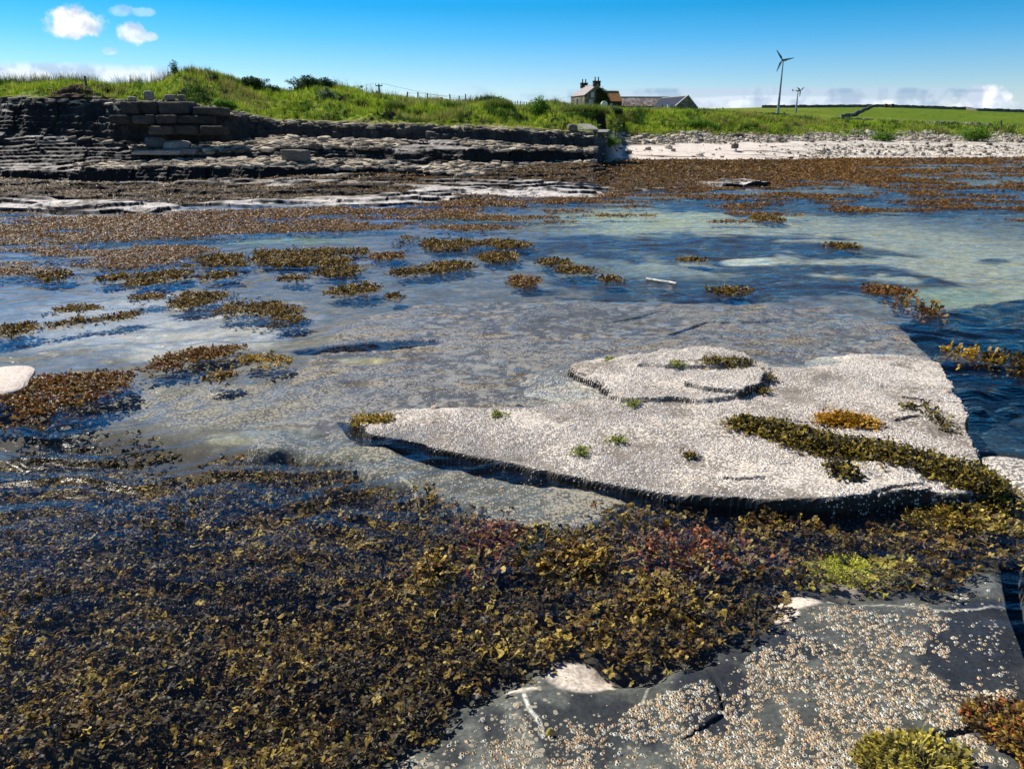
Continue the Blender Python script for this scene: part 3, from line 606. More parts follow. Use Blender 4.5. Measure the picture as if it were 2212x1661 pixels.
P_ = [(425, 647, 62, 17, 0, OLIVE, 'compact oval clump of brown wrack afloat alone in the pale water'), (584, 665, 80, 21, .05, OLIVE, 'wide clump of brown wrack with ragged lower edge, right of the compact oval clump'),
      (632, 693, 34, 7, 0, OLIVE, 'thin loose fringe of wrack just below the wide ragged clump'), (320, 643, 36, 6, 0, OLIVE, 'small spray of wrack left of the compact oval clump'), (165, 667, 42, 6, -.06, OLIVE, 'thin upper streak of wrack in the calm water near the left edge'),
      (160, 697, 78, 9, -.17, OLIVE, 'long slanting streak of wrack near the left edge'), (22, 716, 48, 15, -.1, OLIVE, 'dark clump of wrack cut by the left edge above the big brown clump'), (338, 599, 52, 12, 0, OLIVE, 'lens shaped wrack clump below the left raft of weed'),
      (243, 601, 27, 6, 0, OLIVE, 'small wrack tuft left of the lens shaped clump'), (120, 594, 42, 8, 0, OLIVE, 'flat wrack clump at the far left below the weed raft'), (402, 777, 78, 17, -.17, RED, 'reddish brown slanting clump of wrack, left half of a joined pair'),
      (560, 777, 72, 11, .03, GOLD, 'olive yellow clump of wrack, right half of a joined pair'), (485, 814, 42, 8, 0, OLIVE, 'sparse wrack scraps below the joined pair of clumps'), (105, 852, 122, 56, -.12, RED, 'big reddish brown mound of wrack at the left edge'),
      (485, 596, 44, 6, 0, OLIVE, 'thin wrack clump right of the lens shaped clump'), (600, 556, 130, 20, -.03, OLIVE, 'large raft of wrack in the middle of the calm pool'), (690, 565, 80, 9, 0, OLIVE, 'narrow raft of wrack touching the right side of the large raft'), (630, 603, 28, 6, 0, OLIVE, 'small round wrack tuft below the large raft'),
      (742, 588, 46, 12, 0, OLIVE, 'patchy wrack clump right of the small round tuft'), (768, 625, 40, 8, -.05, OLIVE, 'small loose wrack clump in rippled water right of the ragged clump'), (945, 526, 76, 12, .03, OLIVE, 'diamond shaped wrack clump in the middle of the blue water'),
      (843, 551, 30, 8, 0, RED, 'small dark red wrack clump left of the diamond shaped clump'), (905, 588, 50, 9, -.05, OLIVE, 'left lobe of the forked wrack clump in the blue water'), (968, 578, 40, 9, -.05, OLIVE, 'right lobe of the forked wrack clump in the blue water'),
      (1093, 527, 46, 7, 0, OLIVE, 'flat wrack clump at the left end of the dark weed patch'), (1083, 555, 36, 9, 0, OLIVE, 'low wrack clump just below the flat one by the dark patch'), (1199, 566, 29, 6, 0, OLIVE, 'small wrack clump on the lower rim of the dark patch'),
      (1248, 584, 36, 5, .05, OLIVE, 'thin wrack clump below the dark patch'), (1128, 608, 22, 9, 0, RED, 'tiny upright reddish tuft alone in the pale blue water'), (1315, 603, 30, 5, 0, OLIVE, 'thin wrack streak left of the pale stick'),
      (850, 640, 15, 4, 0, OLIVE, 'tiny wrack scrap alone above the submerged rock'), (1490, 562, 30, 4, 0, OLIVE, 'short wrack streak left of the bright sand spot'), (1580, 627, 36, 6, 0, OLIVE, 'orange brown wrack clump in the dark water band'),
      (1926, 629, 42, 9, .05, RED, 'reddish wrack clump above the corner of the submerged rock'), (1660, 474, 24, 6, 0, OLIVE, 'small bright wrack clump on the pale sandy shallows'), (1812, 531, 36, 4, 0, OLIVE, 'thin wrack streak on the sandy bottom right of the dark patch')]
for i, (cx, cy, rx, ry, tl, pal, lab) in enumerate(P_):
    far = cy < 640
    fr_patch('seaweed_clump', lab, cx, cy, rx, ry, tl, pal, .085 if far else .065, dens=950 if far else 1800, seed=i, thr=1.05 if rx > 40 else 1.2, up=.015 if far else .03, tilt_a=.3)
fr_patch('seaweed_clump', 'sparse spread of pale red wrack just under the surface at the rock corner', 1993, 671, 55, 18, .05, RED, .12, z=-.02, dens=120, seed=51, up=.02)
fr_patch('seaweed_clump', 'dim olive wrack under the dark water right of the slab', 2100, 762, 48, 14, .2, GOLD, .12, z=-.05, dens=200, seed=52, up=.03)
fr_patch('seaweed_clump', 'olive wrack in dark water at the right edge', 2195, 785, 36, 14, .1, OLIVE, .12, z=-.03, dens=260, seed=53, up=.04)
# wrack lying on the slab
def strip(name, lab, path, w, pal, size, n, seed, cat='seaweed clump', group=None, surf=slab_z, zoff=.012, temps=None, up=.05):
    P = [place(x, r, z=.05)[:2] for x, r in path]; t = rng.random(n) * (len(P) - 1); k = t.astype(int); f = (t - k)[:, None]; P = np.array(P); c = P[k] * (1 - f) + P[k + 1] * f
    off = rng.normal(0, .42, (n, 2)) * np.interp(t, range(len(path)), w)[:, None]; q = c + off; d = np.linalg.norm(off, axis=1) / (np.interp(t, range(len(path)), w) + 1e-6)
    z = np.maximum(surf(q[:, 0], q[:, 1]), 0) + zoff + rng.uniform(0, up, n) * np.clip(1 - d, .1, 1)
    cc = pick(pal, n); o = scatter(name, temps or MID, np.column_stack([q, z]), rng.uniform(.7, 1.2, n) * size, rots(n, .6, 1.), cc * .75, M_weed, tipcol=cc * 1.5)
    return tag(o, lab, cat, group)
OLY = [(.22, .16, .02), (.13, .10, .02), (.03, .026, .018), (.05, .042, .022), (.30, .22, .03)]
strip('seaweed_clump', 'long band of black and olive wrack lying across the slab', [(1600, 920), (1680, 935), (1760, 965), (1830, 978), (1900, 985), (1970, 1005), (2050, 1025), (2120, 1045), (2150, 1070)],
      [.10, .16, .19, .19, .17, .17, .18, .17, .1], OLY, .055, 5600, 61)
strip('seaweed_clump', 'small golden orange wrack cushion on the slab above the long band', [(1790, 915), (1830, 912), (1870, 922)], [.1, .13, .09], [(.50, .26, .02), (.42, .24, .02), (.25, .15, .02)], .045, 1000, 62)
strip('seaweed_clump', 'small dark wrack tuft on the slab below the long band', [(1800, 1035), (1830, 1045)], [.06, .06], OLY, .06, 110, 63)
strip('seaweed_clump', 'dark olive wrack tucked under the raised step of the slab', [(1520, 803), (1570, 800), (1615, 797)], [.09, .10, .06], OLY, .035, 420, 64, up=.02)
strip('seaweed_clump', 'ochre wrack streak at the thin left tip of the slab', [(765, 897), (800, 900), (840, 898)], [.07, .09, .05], GOLD, .04, 260, 65, up=.01)
strip('seaweed_clump', 'loose dark wrack along the right rim of the slab', [(1950, 885), (2000, 888), (2050, 935)], [.05, .08, .05], OLY, .05, 120, 66, up=.01)
for i, (x, r, lab) in enumerate([(1318, 778, 'bright green algae tuft at the upper left of the raised slab step'), (1460, 805, 'green algae tuft on the middle of the raised slab step'), (1075, 893, 'pale green tuft on the thin left part of the slab'), (1367, 873, 'green tuft below the step rim of the slab'),
                        (1332, 948, 'small green tuft in the middle of the slab'), (1255, 974, 'small green tuft near the front edge of the slab'), (1490, 984, 'olive tuft pair left of the wrack band'), (1660, 826, 'brown tuft right of the raised slab step'), (1650, 853, 'small brown tuft below the right end of the step')]):
    c = on_slab(x, r); strip('algae_tuft', lab, [(x - 9, r), (x + 9, r)], [.03, .03], [(.22, .26, .03), (.35, .36, .07), (.2, .2, .05)] if 'green' in lab else OLY, .04, 45, 70 + i, 'algae tuft', 'tufts growing on the slab', up=.02)
# the great bed under the water
nb = 185000
by_ = 1.35 * (9.0 / 1.35) ** rng.random(nb); bu = rng.uniform(-.9, .78, nb); bX = bu * (by_ * cp + H * sp)
dx_, dy_ = proj(bX, by_, 0 * bX - .08)
bedm = sdist(wpoly([(-900, 870), (60, 930), (330, 915), (520, 945), (650, 975), (760, 1000), (860, 1045), (960, 1090), (1080, 1135), (1210, 1150), (1330, 1110), (1500, 1095), (1750, 1112), (1900, 1098), (2020, 1085), (2100, 1110), (2180, 1150),
               (2300, 1180), (2260, 1225), (2120, 1235), (2010, 1280), (1860, 1290), (1705, 1285), (1690, 1330), (1610, 1400), (1490, 1428), (1380, 1452), (1310, 1440), (1230, 1415), (1150, 1465), (1070, 1490), (985, 1515), (960, 1560), (880, 1620), (790, 1700), (-900, 2000)], -.08), bX, by_)
nz = fbm(bX * 3, by_ * 3, 4, 501); keep = (bedm + nz * np.where(dy_ > 1180, .06, .09) + np.where(dy_ > 1180, .03, 0) > 0) & (rng.random(nb) < .25 + .75 * ss(.0, .25, bedm)) & ~((np.hypot((dx_ - 1870) / 45, (dy_ - 1208) / 17) < 1)) & ~((np.hypot((dx_ - 1245) / 66, (dy_ - 1460) / 38) < 1)) & ~((np.hypot((dx_ - 1825) / 58, (dy_ - 1238) / 26) < 1)) & ~((np.hypot((dx_ - 1130) / 44, (dy_ - 1487) / 9) < 1)) & ~((np.hypot((dx_ - 1725) / 45, (dy_ - 1303) / 14) < 1))
pr = np.clip((by_ / 3.2) ** -0.9, .35, 1); keep &= rng.random(nb) < np.where(dx_ > 700, 1, .9)
X, Y, dx_, dy_, nz, bm = bX[keep], by_[keep], dx_[keep], dy_[keep], nz[keep], bedm[keep]; n = len(X)
deepz = np.where(dx_ < 900, -.17, -.10); deepz = mix(deepz, -.30, ss(1080, 930, dy_) * ss(950, 600, dx_))
Z = deepz + nz * .05 + rng.uniform(-.05, .11, n) * (1 + nz * .4); Z = np.minimum(Z, -.015 + .03 * (nz > .25)); Z = np.where((bm < .12) & (dy_ > 1180), rng.uniform(-.07, -.01, n), Z)
gold = ss(-.25, .45, fbm(X * 4.1, Y * 4.1, 3, 502) + .30 * ss(900, 1900, dx_))
c = pick(BEDC, n, jit=.3); w = [.30, .30, .05, .02, .25, .08]; c1 = pick(BEDC, n, w, .3); c2 = pick(BEDC, n, [.1, .12, .28, .26, .06, .18], .3)
c = np.where((rng.random(n) < .22 + .62 * gold)[:, None], c2, c1)
c = c * (.55 + .75 * ss(-.22, -.03, Z))[:, None] if False else c
redw = np.maximum(ss(1.2, .5, ((dx_ - 1075) / 75) ** 2 + ((dy_ - 1178) / 30) ** 2 + nz * .5), ss(1.2, .5, ((dx_ - 1490) / 130) ** 2 + ((dy_ - 1205) / 42) ** 2 + nz * .5))
c = np.where((rng.random(n) < redw * .8)[:, None], pick([(.30, .09, .035), (.42, .15, .05), (.16, .06, .03)], n), c)
yel = ss(1.3, .5, ((dx_ - 1850) / 130) ** 2 + ((dy_ - 1255) / 42) ** 2 + nz * .4); c = np.where((rng.random(n) < yel * .75)[:, None], pick([(.42, .33, .05), (.34, .28, .04), (.30, .20, .04)], n), c)
S = np.clip(rng.uniform(.030, .062, n) * (1 + .10 * (Y - 2)), .04, .13)
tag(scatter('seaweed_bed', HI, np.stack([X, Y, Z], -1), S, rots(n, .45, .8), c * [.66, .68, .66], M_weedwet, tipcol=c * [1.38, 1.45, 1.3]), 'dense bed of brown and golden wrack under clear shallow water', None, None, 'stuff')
def blobclump(name, lab, x, r, rad, hgt, n, pal, size, z0, temps, seed, tl=.6, flat=1.):
    c = place(x, r, z=z0); a = rng.uniform(0, 6.283, n); q = np.sqrt(rng.random(n)) * rad * (1 + .3 * np.sin(a * 3 + seed)); X = c[0] + np.cos(a) * q; Y = c[1] + np.sin(a) * q * flat
    Z = z0 + hgt * np.clip(1 - (q / rad) ** 2, 0, 1) * rng.uniform(.3, 1, n); cc = pick(pal, n)
    R = rots(n, .5, .8, zr=a + rng.normal(0, .7, n)); return tag(scatter(name, temps, np.stack([X, Y, Z], -1), rng.uniform(.7, 1.2, n) * size, R, cc * .6, M_weed, tipcol=cc * 1.6), lab, 'seaweed clump')
blobclump('seaweed_clump', 'red brown wrack clump breaking the surface, left of the wide orange one', 1075, 1180, .20, .025, 700, [(.30, .09, .035), (.20, .05, .03), (.10, .05, .02), (.33, .25, .08)], .055, -.05, MID, 1)
blobclump('seaweed_clump', 'wide orange and purple wrack clump breaking the surface below the slab', 1490, 1205, .30, .06, 800, [(.36, .12, .04), (.16, .07, .04), (.08, .05, .04), (.35, .27, .09), (.10, .07, .06)], .06, -.05, MID, 2, flat=.7)
blobclump('seaweed_clump', 'olive and black wrack ball between the two red clumps', 1180, 1185, .13, .02, 350, OLY, .055, -.03, MID, 3)
blobclump('seaweed_clump', 'yellow wrack fringe trailing from the right corner of the slab', 2080, 1115, .22, .02, 900, [(.40, .30, .05), (.28, .20, .04), (.12, .08, .03)], .055, -.02, MID, 4, flat=.8)
blobclump('seaweed_clump', 'bright yellow green algae cushion under water beside the barnacled floor', 1825, 1238, .12, .05, 2600, [(.62, .60, .05), (.52, .52, .04), (.45, .40, .05), (.30, .28, .03)], .035, -.10, THIN, 5)
blobclump('seaweed_clump', 'yellow olive needle like wrack tuft at the bottom edge', 1990, 1672, .12, .04, 1000, [(.34, .26, .03), (.22, .18, .03), (.10, .08, .02), (.42, .34, .06)], .06, -.05, THIN, 6)
blobclump('seaweed_clump', 'orange and gold wrack mass at the lower right edge', 2265, 1610, .17, .05, 1700, [(.38, .24, .03), (.40, .14, .03), (.20, .12, .03), (.10, .06, .02)], .05, -.05, MID, 7)
# barnacles of the near floor
nb = 125000; Y = 1.45 * (4.6 / 1.45) ** rng.random(nb); X = rng.uniform(-.75, .9, nb) * (Y * cp + H * sp); dx_, dy_ = proj(X, Y, 0 * X - .05)
m1 = sdist(wpoly([(780, 1700), (930, 1620), (990, 1560), (1060, 1540), (1300, 1560), (1420, 1500), (1560, 1460), (1640, 1400), (1720, 1320), (1850, 1305), (2000, 1300), (2110, 1250), (2160, 1250), (2180, 1340), (2200, 1500), (2240, 1900), (700, 1900)], -.05), X, Y)
m2 = sdist(wpoly([(740, 950), (900, 990), (1100, 1035), (1400, 1090), (1330, 1105), (1235, 1145), (1090, 1135), (940, 1080), (840, 1035)], -.05), X, Y)
cl = fbm(X * 9, Y * 9, 3, 601) + .7 * fbm(X * 2.2, Y * 2.2, 3, 602) + .5 * fbm(X * 30, Y * 30, 2, 603)
dk = np.hypot((dx_ - 2140) / 90, (dy_ - 1400) / 90) < 1
p = np.where(m1 > 0, ss(-.1, .4, cl + .35 * ss(1350, 1600, dy_)) * ss(1150, 1500, dx_ + (dy_ - 1450) * 1.2) * .95 + .08, 0) + np.where(m2 > 0, ss(-.1, .6, cl) * .8, 0); p = np.where(dk, p * .25, p)
keep = rng.random(nb) < p; n = keep.sum(); X, Y = X[keep], Y[keep]; Z = bed_z(X, Y) - .001; s_ = .005 + .015 * rng.random(n) ** 1.6 * np.where(m2[keep] > 0, .8, 1)
tag(scatter('barnacles', [barnacle(7)], np.stack([X, Y, Z], -1), np.stack([s_, s_, s_ * .7], -1), rots(n, .2, .2), pick([(.84, .60, .38), (.80, .56, .36), (.85, .70, .50), (.88, .82, .72)], n, jit=.15), M_barn), 'cream barnacles dotted over the dark rock floor', None, None, 'stuff')
# far floating weed
nf = 640000
Yf = 9.3 * (53 / 9.3) ** rng.random(nf); Xf = rng.uniform(-.85, .9, nf) * (Yf * cp + H * sp); dx_, dy_ = proj(Xf, Yf, 0 * Xf)
str1 = fbm(Xf * .28, Yf * .8, 4, 701); str2 = fbm(Xf * .9, Yf * 1.6, 4, 702)
str3 = fbm(Xf * .75, Yf * 1.9, 4, 703)
A_ = inside([(-400, 478), (0, 470), (330, 460), (700, 448), (900, 438), (1000, 428), (1260, 424), (1200, 440), (1110, 455), (980, 470), (900, 480), (860, 494), (750, 500), (560, 502), (400, 514), (200, 524), (0, 530), (-400, 540)], dx_, dy_) & (str1 * .7 + .8 * str3 > -.12)
B_ = inside([(-400, 558), (0, 540), (180, 533), (420, 532), (520, 545), (400, 568), (230, 586), (60, 594), (-400, 606)], dx_, dy_) & (str1 * .5 + .9 * str3 > -.02)
str3 = fbm(Xf * .75, Yf * 1.9, 4, 703)
C_ = inside([(1350, 405), (1640, 346), (1900, 342), (2700, 342), (2700, 384), (2212, 384), (2000, 394), (1640, 402)], dx_, dy_) & (str1 * .8 + .7 * str3 > -.45 + .68 * ss(1600, 2150, dx_))
str3 = fbm(Xf * .75, Yf * 1.9, 4, 703)
D_ = (dx_ > 1130) & (dy_ > 392) & (dy_ < 482) & (str3 + .35 * str1 > .20 + .16 * ss(430, 480, dy_))
E_ = inside([(960, 462), (1080, 466), (1210, 470), (1080, 478), (970, 474)], dx_, dy_) | inside([(900, 490), (1040, 486), (1130, 494), (1000, 500)], dx_, dy_)
keep = (A_ | B_ | C_ | D_ | E_) & (rng.random(nf) < np.where(Yf < 24, .8, .75)); X, Y, dx_ = Xf[keep], Yf[keep], dx_[keep]; n = len(X)
S = rng.uniform(.7, 1.3, n) * np.interp(Y, [9, 14, 22, 50], [.06, .08, .12, .24]); c = pick(OLIVE + [(.16, .07, .025)], n, [.3, .3, .2, .2, .12, .15])
tag(scatter('floating_seaweed', LO, np.stack([X, Y, rng.uniform(-.005, .02, n)], -1), S, rots(n, .22, .5), c * [.95, .68, .5], M_weed, tipcol=c * [1.5, 1.1, .8]), 'rafts of brown wrack spread on the water in front of the shore', None, None, 'stuff')
print('float', n)
# weed draped over the ledges and the reef
P, k = land_pts(kel * np.where(YY < 54, 1, 0) * (60 / np.maximum(YY, 14)), 60000)
c = pick(OLIVE + [(.24, .14, .02)], len(P), [.34, .28, .14, .16, .1, .2]); S = rng.uniform(.7, 1.3, len(P)) * np.interp(P[:, 1], [14, 22, 50], [.09, .12, .26])
tag(scatter('shore_seaweed', LO, P + [0, 0, .01], S, rots(len(P), .22, .5), c * [.70, .52, .42], M_weed, tipcol=c * [1.05, .82, .65]), 'brown wrack draped over the low ledges at the tide line', None, None, 'stuff')
# ================================================================ STONES
ST = [stone(s, f) for s, f in ((1, .14), (2, .2), (3, .12), (4, .28), (5, .17))]; SB = [stone(s + 30, f) for s, f in ((1, .6), (2, .75), (3, .5), (4, .8))]
M_stone = attr_mat('loose_stone', .9, 14., .6, 1.4, .5, .02, .25)
rub = rockx * flat * (np.maximum(ss(2.9, 3.1, FI) * ss(4.05, 3.9, FI), ss(4.9, 5.1, FI) * ss(6.15, 5.9, FI))) * ss(.0, .3, fbm(XX * .3, YY * .3, 3, 801) + .25 + .3 * ss(300, 600, xd_g)) * ss(120, 350, xd_g + n1 * 60)
P, k = land_pts(rub, 11000); n = len(P)
s_ = rng.random(n) ** 4 * .55 + .07
tag(scatter('rubble', ST, P + [0, 0, .01], np.stack([s_, s_, s_ * rng.uniform(.6, 1.3, n)], -1), rots(n, .22, .22), pick([(.42, .34, .24), (.30, .25, .18), (.50, .42, .31), (.12, .10, .075)], n), M_stone), 'broken pale flagstone rubble heaped on the ledges', None, None, 'stuff')
cobw = (1 - rockx) * ss(6.0, 6.7, FI + n1 * .3) * ss(8.2, 7.6, FI) + (1 - rockx) * gravel * .5 * ss(3.2, 4, FI) * ss(6, 5.5, FI) + (1 - rockx) * .02 * ss(3.2, 4, FI) * ss(6, 5.5, FI)
P, k = land_pts(cobw, 26000); n = len(P); s_ = (rng.random(n) ** 10 * .45 + .045) * np.where(P[:, 0] < 14, 1.2, .8)
tag(scatter('shingle', ST[:2] + SB, P + [0, 0, .03], np.stack([s_, s_, s_ * .9], -1), rots(n, .3, .3), pick([(.50, .43, .33), (.36, .31, .23), (.60, .53, .42), (.16, .13, .10)], n), M_stone), 'grey and cream shingle along the top of the beach', None, None, 'stuff')
# turf edge stones
P, k = land_pts(rockx * ss(6.95, 7.0, FI) * ss(7.25, 7.1, FI), 420); n = len(P); s_ = rng.uniform(.12, .4, n)
tag(scatter('edge_stones', ST, P + [0, 0, .03], np.stack([s_, s_, s_], -1), rots(n, .2, .2), pick([(.36, .30, .22), (.46, .40, .30), (.2, .17, .13)], n), M_stone), 'small tan stones strewn along the turf edge', None, None, 'stuff')
def boulder(name, lab, x, row, Y, size, col, seed, cat='boulder', group=None, rz=.3, tilt=0., z=None, detail=3):
    """angular block with chipped edges; size (w,d,h)"""
    p = place(x, row, Y=Y) if z is None else place(x, row, z=z); n = 9; r = random.Random(seed)
    g = np.linspace(-.5, .5, n); V = []; Q = []
    ax = [(0, 1, 2), (0, 1, 2), (1, 2, 0), (1, 2, 0), (2, 0, 1), (2, 0, 1)]
    for f_, (a, b, c) in enumerate(ax):
        sgn = -.5 if f_ % 2 else .5; base = len(V)
        for i in g:
            for j in g:
                q = [0, 0, 0]; q[a] = i; q[b] = j; q[c] = sgn; V.append(q)
        for i in range(n - 1):
            for j in range(n - 1):
                k = base + i * n + j; qd = (k, k + n, k + n + 1, k + 1); Q.append(qd if f_ % 2 == 0 else qd[::-1])
    V = np.array(V, float); L = np.linalg.norm(V / .5, ord=(9 if 'boulder' not in name and name != 'rock' and name != 'cairn' else 3.2), axis=1, keepdims=True); V = V / L * (1 + 0 * L)
    nn = fbm(V[:, 0] * 3 + seed * 7.1 + V[:, 2] * 2, V[:, 1] * 3 + V[:, 2] * 2.3, 4, 900 + seed)
    V = V * (1 + .06 * nn[:, None]); V[:, 2] += .10 * V[:, 0] * r.uniform(-1, 1)
    V = V * np.array(size); V[:, 2] += size[2] * .42
    cc = np.array(col)[None] * (1 + .25 * nn[:, None])
    key = np.round(V * 2000).astype(int); u_, first, inv = np.unique(key, axis=0, return_index=True, return_inverse=True)
    Vm = V[first]; Qm = inv.reshape(-1)[np.array(Q)]; cc = cc[first]
    if name == 'rock': cc = np.concatenate([cc, np.full((len(cc), 1), .8)], 1)
    o = npmesh(name, Vm, Qm, M_slab if name == 'rock' else M_stone, cc); o.location = tuple(map(float, p)); o.rotation_euler = (tilt, 0, rz); return tag(o, lab, cat, group)
boulder('stone_block', 'squared dark topped boulder standing alone on the middle ledge', 640, 347, 26.9, (.86, .6, .38), (.17, .15, .12), 1, rz=-.1)
boulder('stone_slab', 'grey tilted flat slab leaning above the end of the low cliff', 1262, 278, 35.5, (1.0, 1.0, .10), (.26, .25, .22), 2, 'stone slab', rz=.35, tilt=.25)
boulder('stone_slab', 'lower flat slab beside the tilted one at the cliff end', 1292, 287, 36.0, (.95, .8, .10), (.26, .24, .21), 3, 'stone slab', rz=-.3, tilt=.12)
boulder('boulder', 'pale pointed boulder on top of the tall left cliff', 323, 216, 30.4, (.36, .35, .34), (.30, .26, .2), 4)
boulder('boulder', 'whitish low stone left of the pointed boulder on the cliff top', 286, 218, 30.2, (.3, .28, .16), (.38, .33, .26), 5)
boulder('boulder', 'round tan stone right of the pointed boulder on the cliff top', 367, 217, 30.6, (.38, .34, .22), (.30, .25, .19), 6)
boulder('boulder', 'small brown stone at the far right of the cliff top row', 392, 216, 30.8, (.28, .28, .2), (.22, .18, .14), 7)
boulder('stone_slab', 'large flat pale slab at the left end of the rubble slope', 345, 334, 28.4, (1.7, .9, .16), (.40, .36, .30), 8, 'stone slab', rz=.1)
boulder('stone_slab', 'brownish slab overlapping the large pale slab', 405, 333, 28.6, (1.1, .7, .2), (.28, .23, .2), 9, 'stone slab', rz=-.2)
boulder('boulder', 'light grey block behind the large pale slab at the cliff foot', 383, 322, 29.2, (1.0, .6, .32), (.42, .38, .32), 10)
boulder('boulder', 'dark rounded boulder fallen at the foot of the tall cliff', 337, 318, 29.0, (.7, .6, .4), (.13, .13, .12), 11)
boulder('boulder', 'small angular stone alone on the white sand', 1588, 356 - 3 + 0, None, (.45, .4, .35), (.12, .10, .09), 12, z=.62) if False else boulder('boulder', 'small dark angular stone alone on the white sand', 1587, 321, 50.5, (.42, .4, .34), (.12, .10, .09), 12)
boulder('boulder', 'craggy dark rock pile end at the top of the sand', 1592, 297, 59, (.8, .6, .3), (.12, .10, .07), 13)
boulder('boulder', 'knobbly pale weathered rock beside the tilted flat slabs', 1236, 283, 34.6, (.42, .4, .3), (.20, .17, .13), 14)
boulder('rock', 'pale barnacled rock tip at the left edge beside the big brown weed mound', 2, 838, None, (.42, .75, .09), (.60, .50, .43), 15, 'rock', rz=.4, z=-.02)
boulder('rock', 'grey barnacled rock corner at the right edge above the near weed bed', 2275, 1085, None, (.35, .9, .10), (.16, .155, .14), 16, 'rock', rz=.1, z=-.05)
# squared blocks of the tall cliff face
def wallblock(x0, x1, r0, r1, Y, lab, seed):
    xm = (x0 + x1) / 2; dep = Y * cp + .3; w = (x1 - x0) / F * dep; zt_ = H - Y * tdep(r0); zb_ = H - Y * tdep(r1)
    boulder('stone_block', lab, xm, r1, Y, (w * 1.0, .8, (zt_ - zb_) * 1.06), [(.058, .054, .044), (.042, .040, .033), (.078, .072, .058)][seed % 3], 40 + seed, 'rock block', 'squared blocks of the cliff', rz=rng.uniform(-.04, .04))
cn = ['first', 'second', 'third', 'fourth', 'fifth', 'sixth']; sd = 0
for cname, r0, r1, Y, cuts in (('top', 219, 246, 29.35, [272, 310, 352, 420]), ('upper right', 231, 248, 29.3, [424, 492]), ('middle', 248, 267, 29.05, [246, 294, 346, 392, 462]), ('lower', 270, 290, 28.9, [330, 384, 440, 490])):
    for i in range(len(cuts) - 1):
        wallblock(cuts[i] + .5, cuts[i + 1] - .5, r0 + 1 + rng.uniform(-1, 1), r1, Y + rng.uniform(-.16, .12), '%s squared grey block from the left in the %s course of the tall cliff' % (cn[i], cname), sd); sd += 1
# limpets and shells
M_limpet = flat_mat('limpet_shell', (.52, .40, .30), .8, 60., .35, .4)
def limpet(lab, x, row, r0, z=None, mat=M_limpet, cat='limpet', h=.5):
    if z is None: c = on_slab(x, row)
    else: c = place(x, row, z=z)
    m = MB(); n = 24; V = []; Fc = []
    for k, (rr, zz) in enumerate(((1, -.02), (.86, .16), (.6, .36), (.3, .52), (.08, .58))):
        for i in range(n):
            a = 6.2832 * i / n; q = rr * (1 + .06 * math.cos(a * 8)); V.append((c[0] + q * r0 * math.cos(a), c[1] + q * r0 * .85 * math.sin(a), c[2] + zz * r0 * h * 2))
    for k in range(4):
        for i in range(n): Fc.append((k * n + i, k * n + (i + 1) % n, (k + 1) * n + (i + 1) % n, (k + 1) * n + i))
    Fc.append(tuple(range(4 * n, 5 * n))); m.add(V, Fc); o = m.build('limpet', mat, smooth=True); return tag(o, lab, cat, 'limpets on the rock')
limpet('upper of the two ribbed limpets on the dark near floor', 1119, 1525, .022, -.05); limpet('lower of the two ribbed limpets on the dark near floor', 1112, 1550, .020, -.05); limpet('limpet half hidden by weed left of the coralline crust', 1030, 1503, .018, -.05)
limpet('single limpet on the grey shelf below the slab', 1275, 1115, .022, -.065); limpet('pale limpet on the floor right of the yellow algae', 2000, 1262, .025, -.05)
for x, r, l in ((940, 880, 'limpet on the thin upper rim of the slab, leftmost'), (1110, 858, 'limpet in the water lapping the upper rim of the slab'), (1345, 853, 'pale limpet under the left end of the slab step'), (935, 912, 'brown limpet on the left part of the slab'), (2045, 848, 'limpet by the right rim of the slab')): limpet(l, x, r, .03)
o = limpet('small ochre shell on the near floor beside the white vein', 1188, 1586, .016, -.05, flat_mat('ochre_shell', (.45, .33, .06), .6, 50.), 'shell', 1.4)
# pale stick in the water
m = MB(); a = place(1396, 605, z=.0); pts = [(1396, 603), (1412, 605), (1430, 608), (1446, 610), (1461, 613)]
for p0, p1 in zip(pts[:-1], pts[1:]): m.tube(place(*p0, z=.012), place(*p1, z=.012), .018, .014)
tag(m.build('driftwood_stick', flat_mat('bleached_wood', (.75, .70, .60), .8, 30.)), 'thin bleached stick afloat in the dark rippled water', 'stick')
# ================================================================ GRASS AND PLANTS
M_grass = attr_mat('grass_blades', .75, 0, spec=.15, transl=.3); TU = [tuft(s) for s in range(7)]; TH = [tuft(s + 30, 5, 3, .7, .05) for s in range(4)]
gw = TW * (1 - ss(9.15, 9.5, FI)) * (1 - ear * .5) * (YY < 80)
gw = gw * np.where(YY < 46, 1, .55)
P, k = land_pts(gw * ss(-150, 20, xd_g) * ss(2400, 2230, xd_g), 62000); n = len(P); kr = np.unravel_index(k, YY.shape)
gmix = fbm(P[:, 0] * .8, P[:, 1] * .8, 4, 841); gm2 = fbm(P[:, 0] * .25, P[:, 1] * .5, 3, 842)
c = pick([(.22, .32, .018), (.33, .42, .025), (.13, .22, .016), (.44, .44, .06)], n); c = np.where((gmix > .25)[:, None], pick([(.035, .07, .010), (.06, .12, .016)], n), c); c = np.where((gm2 + .3 * gmix > .27)[:, None], pick([(.34, .28, .10), (.24, .24, .05), (.20, .25, .03)], n), c)
S = rng.uniform(.7, 1.25, n) * np.interp(P[:, 1], [28, 45, 75], [.26, .32, .42]) * (1 + .3 * (gmix > .3)) * np.where(FI[kr] < 7.6, .55, 1)
tag(scatter('grass', TU, P - [0, 0, .03], np.stack([S, S, S], -1), rots(n, .18, .18), c * .8, M_grass, tipcol=c * 1.5), 'tall rough green grass covering the bank', None, None, 'stuff')
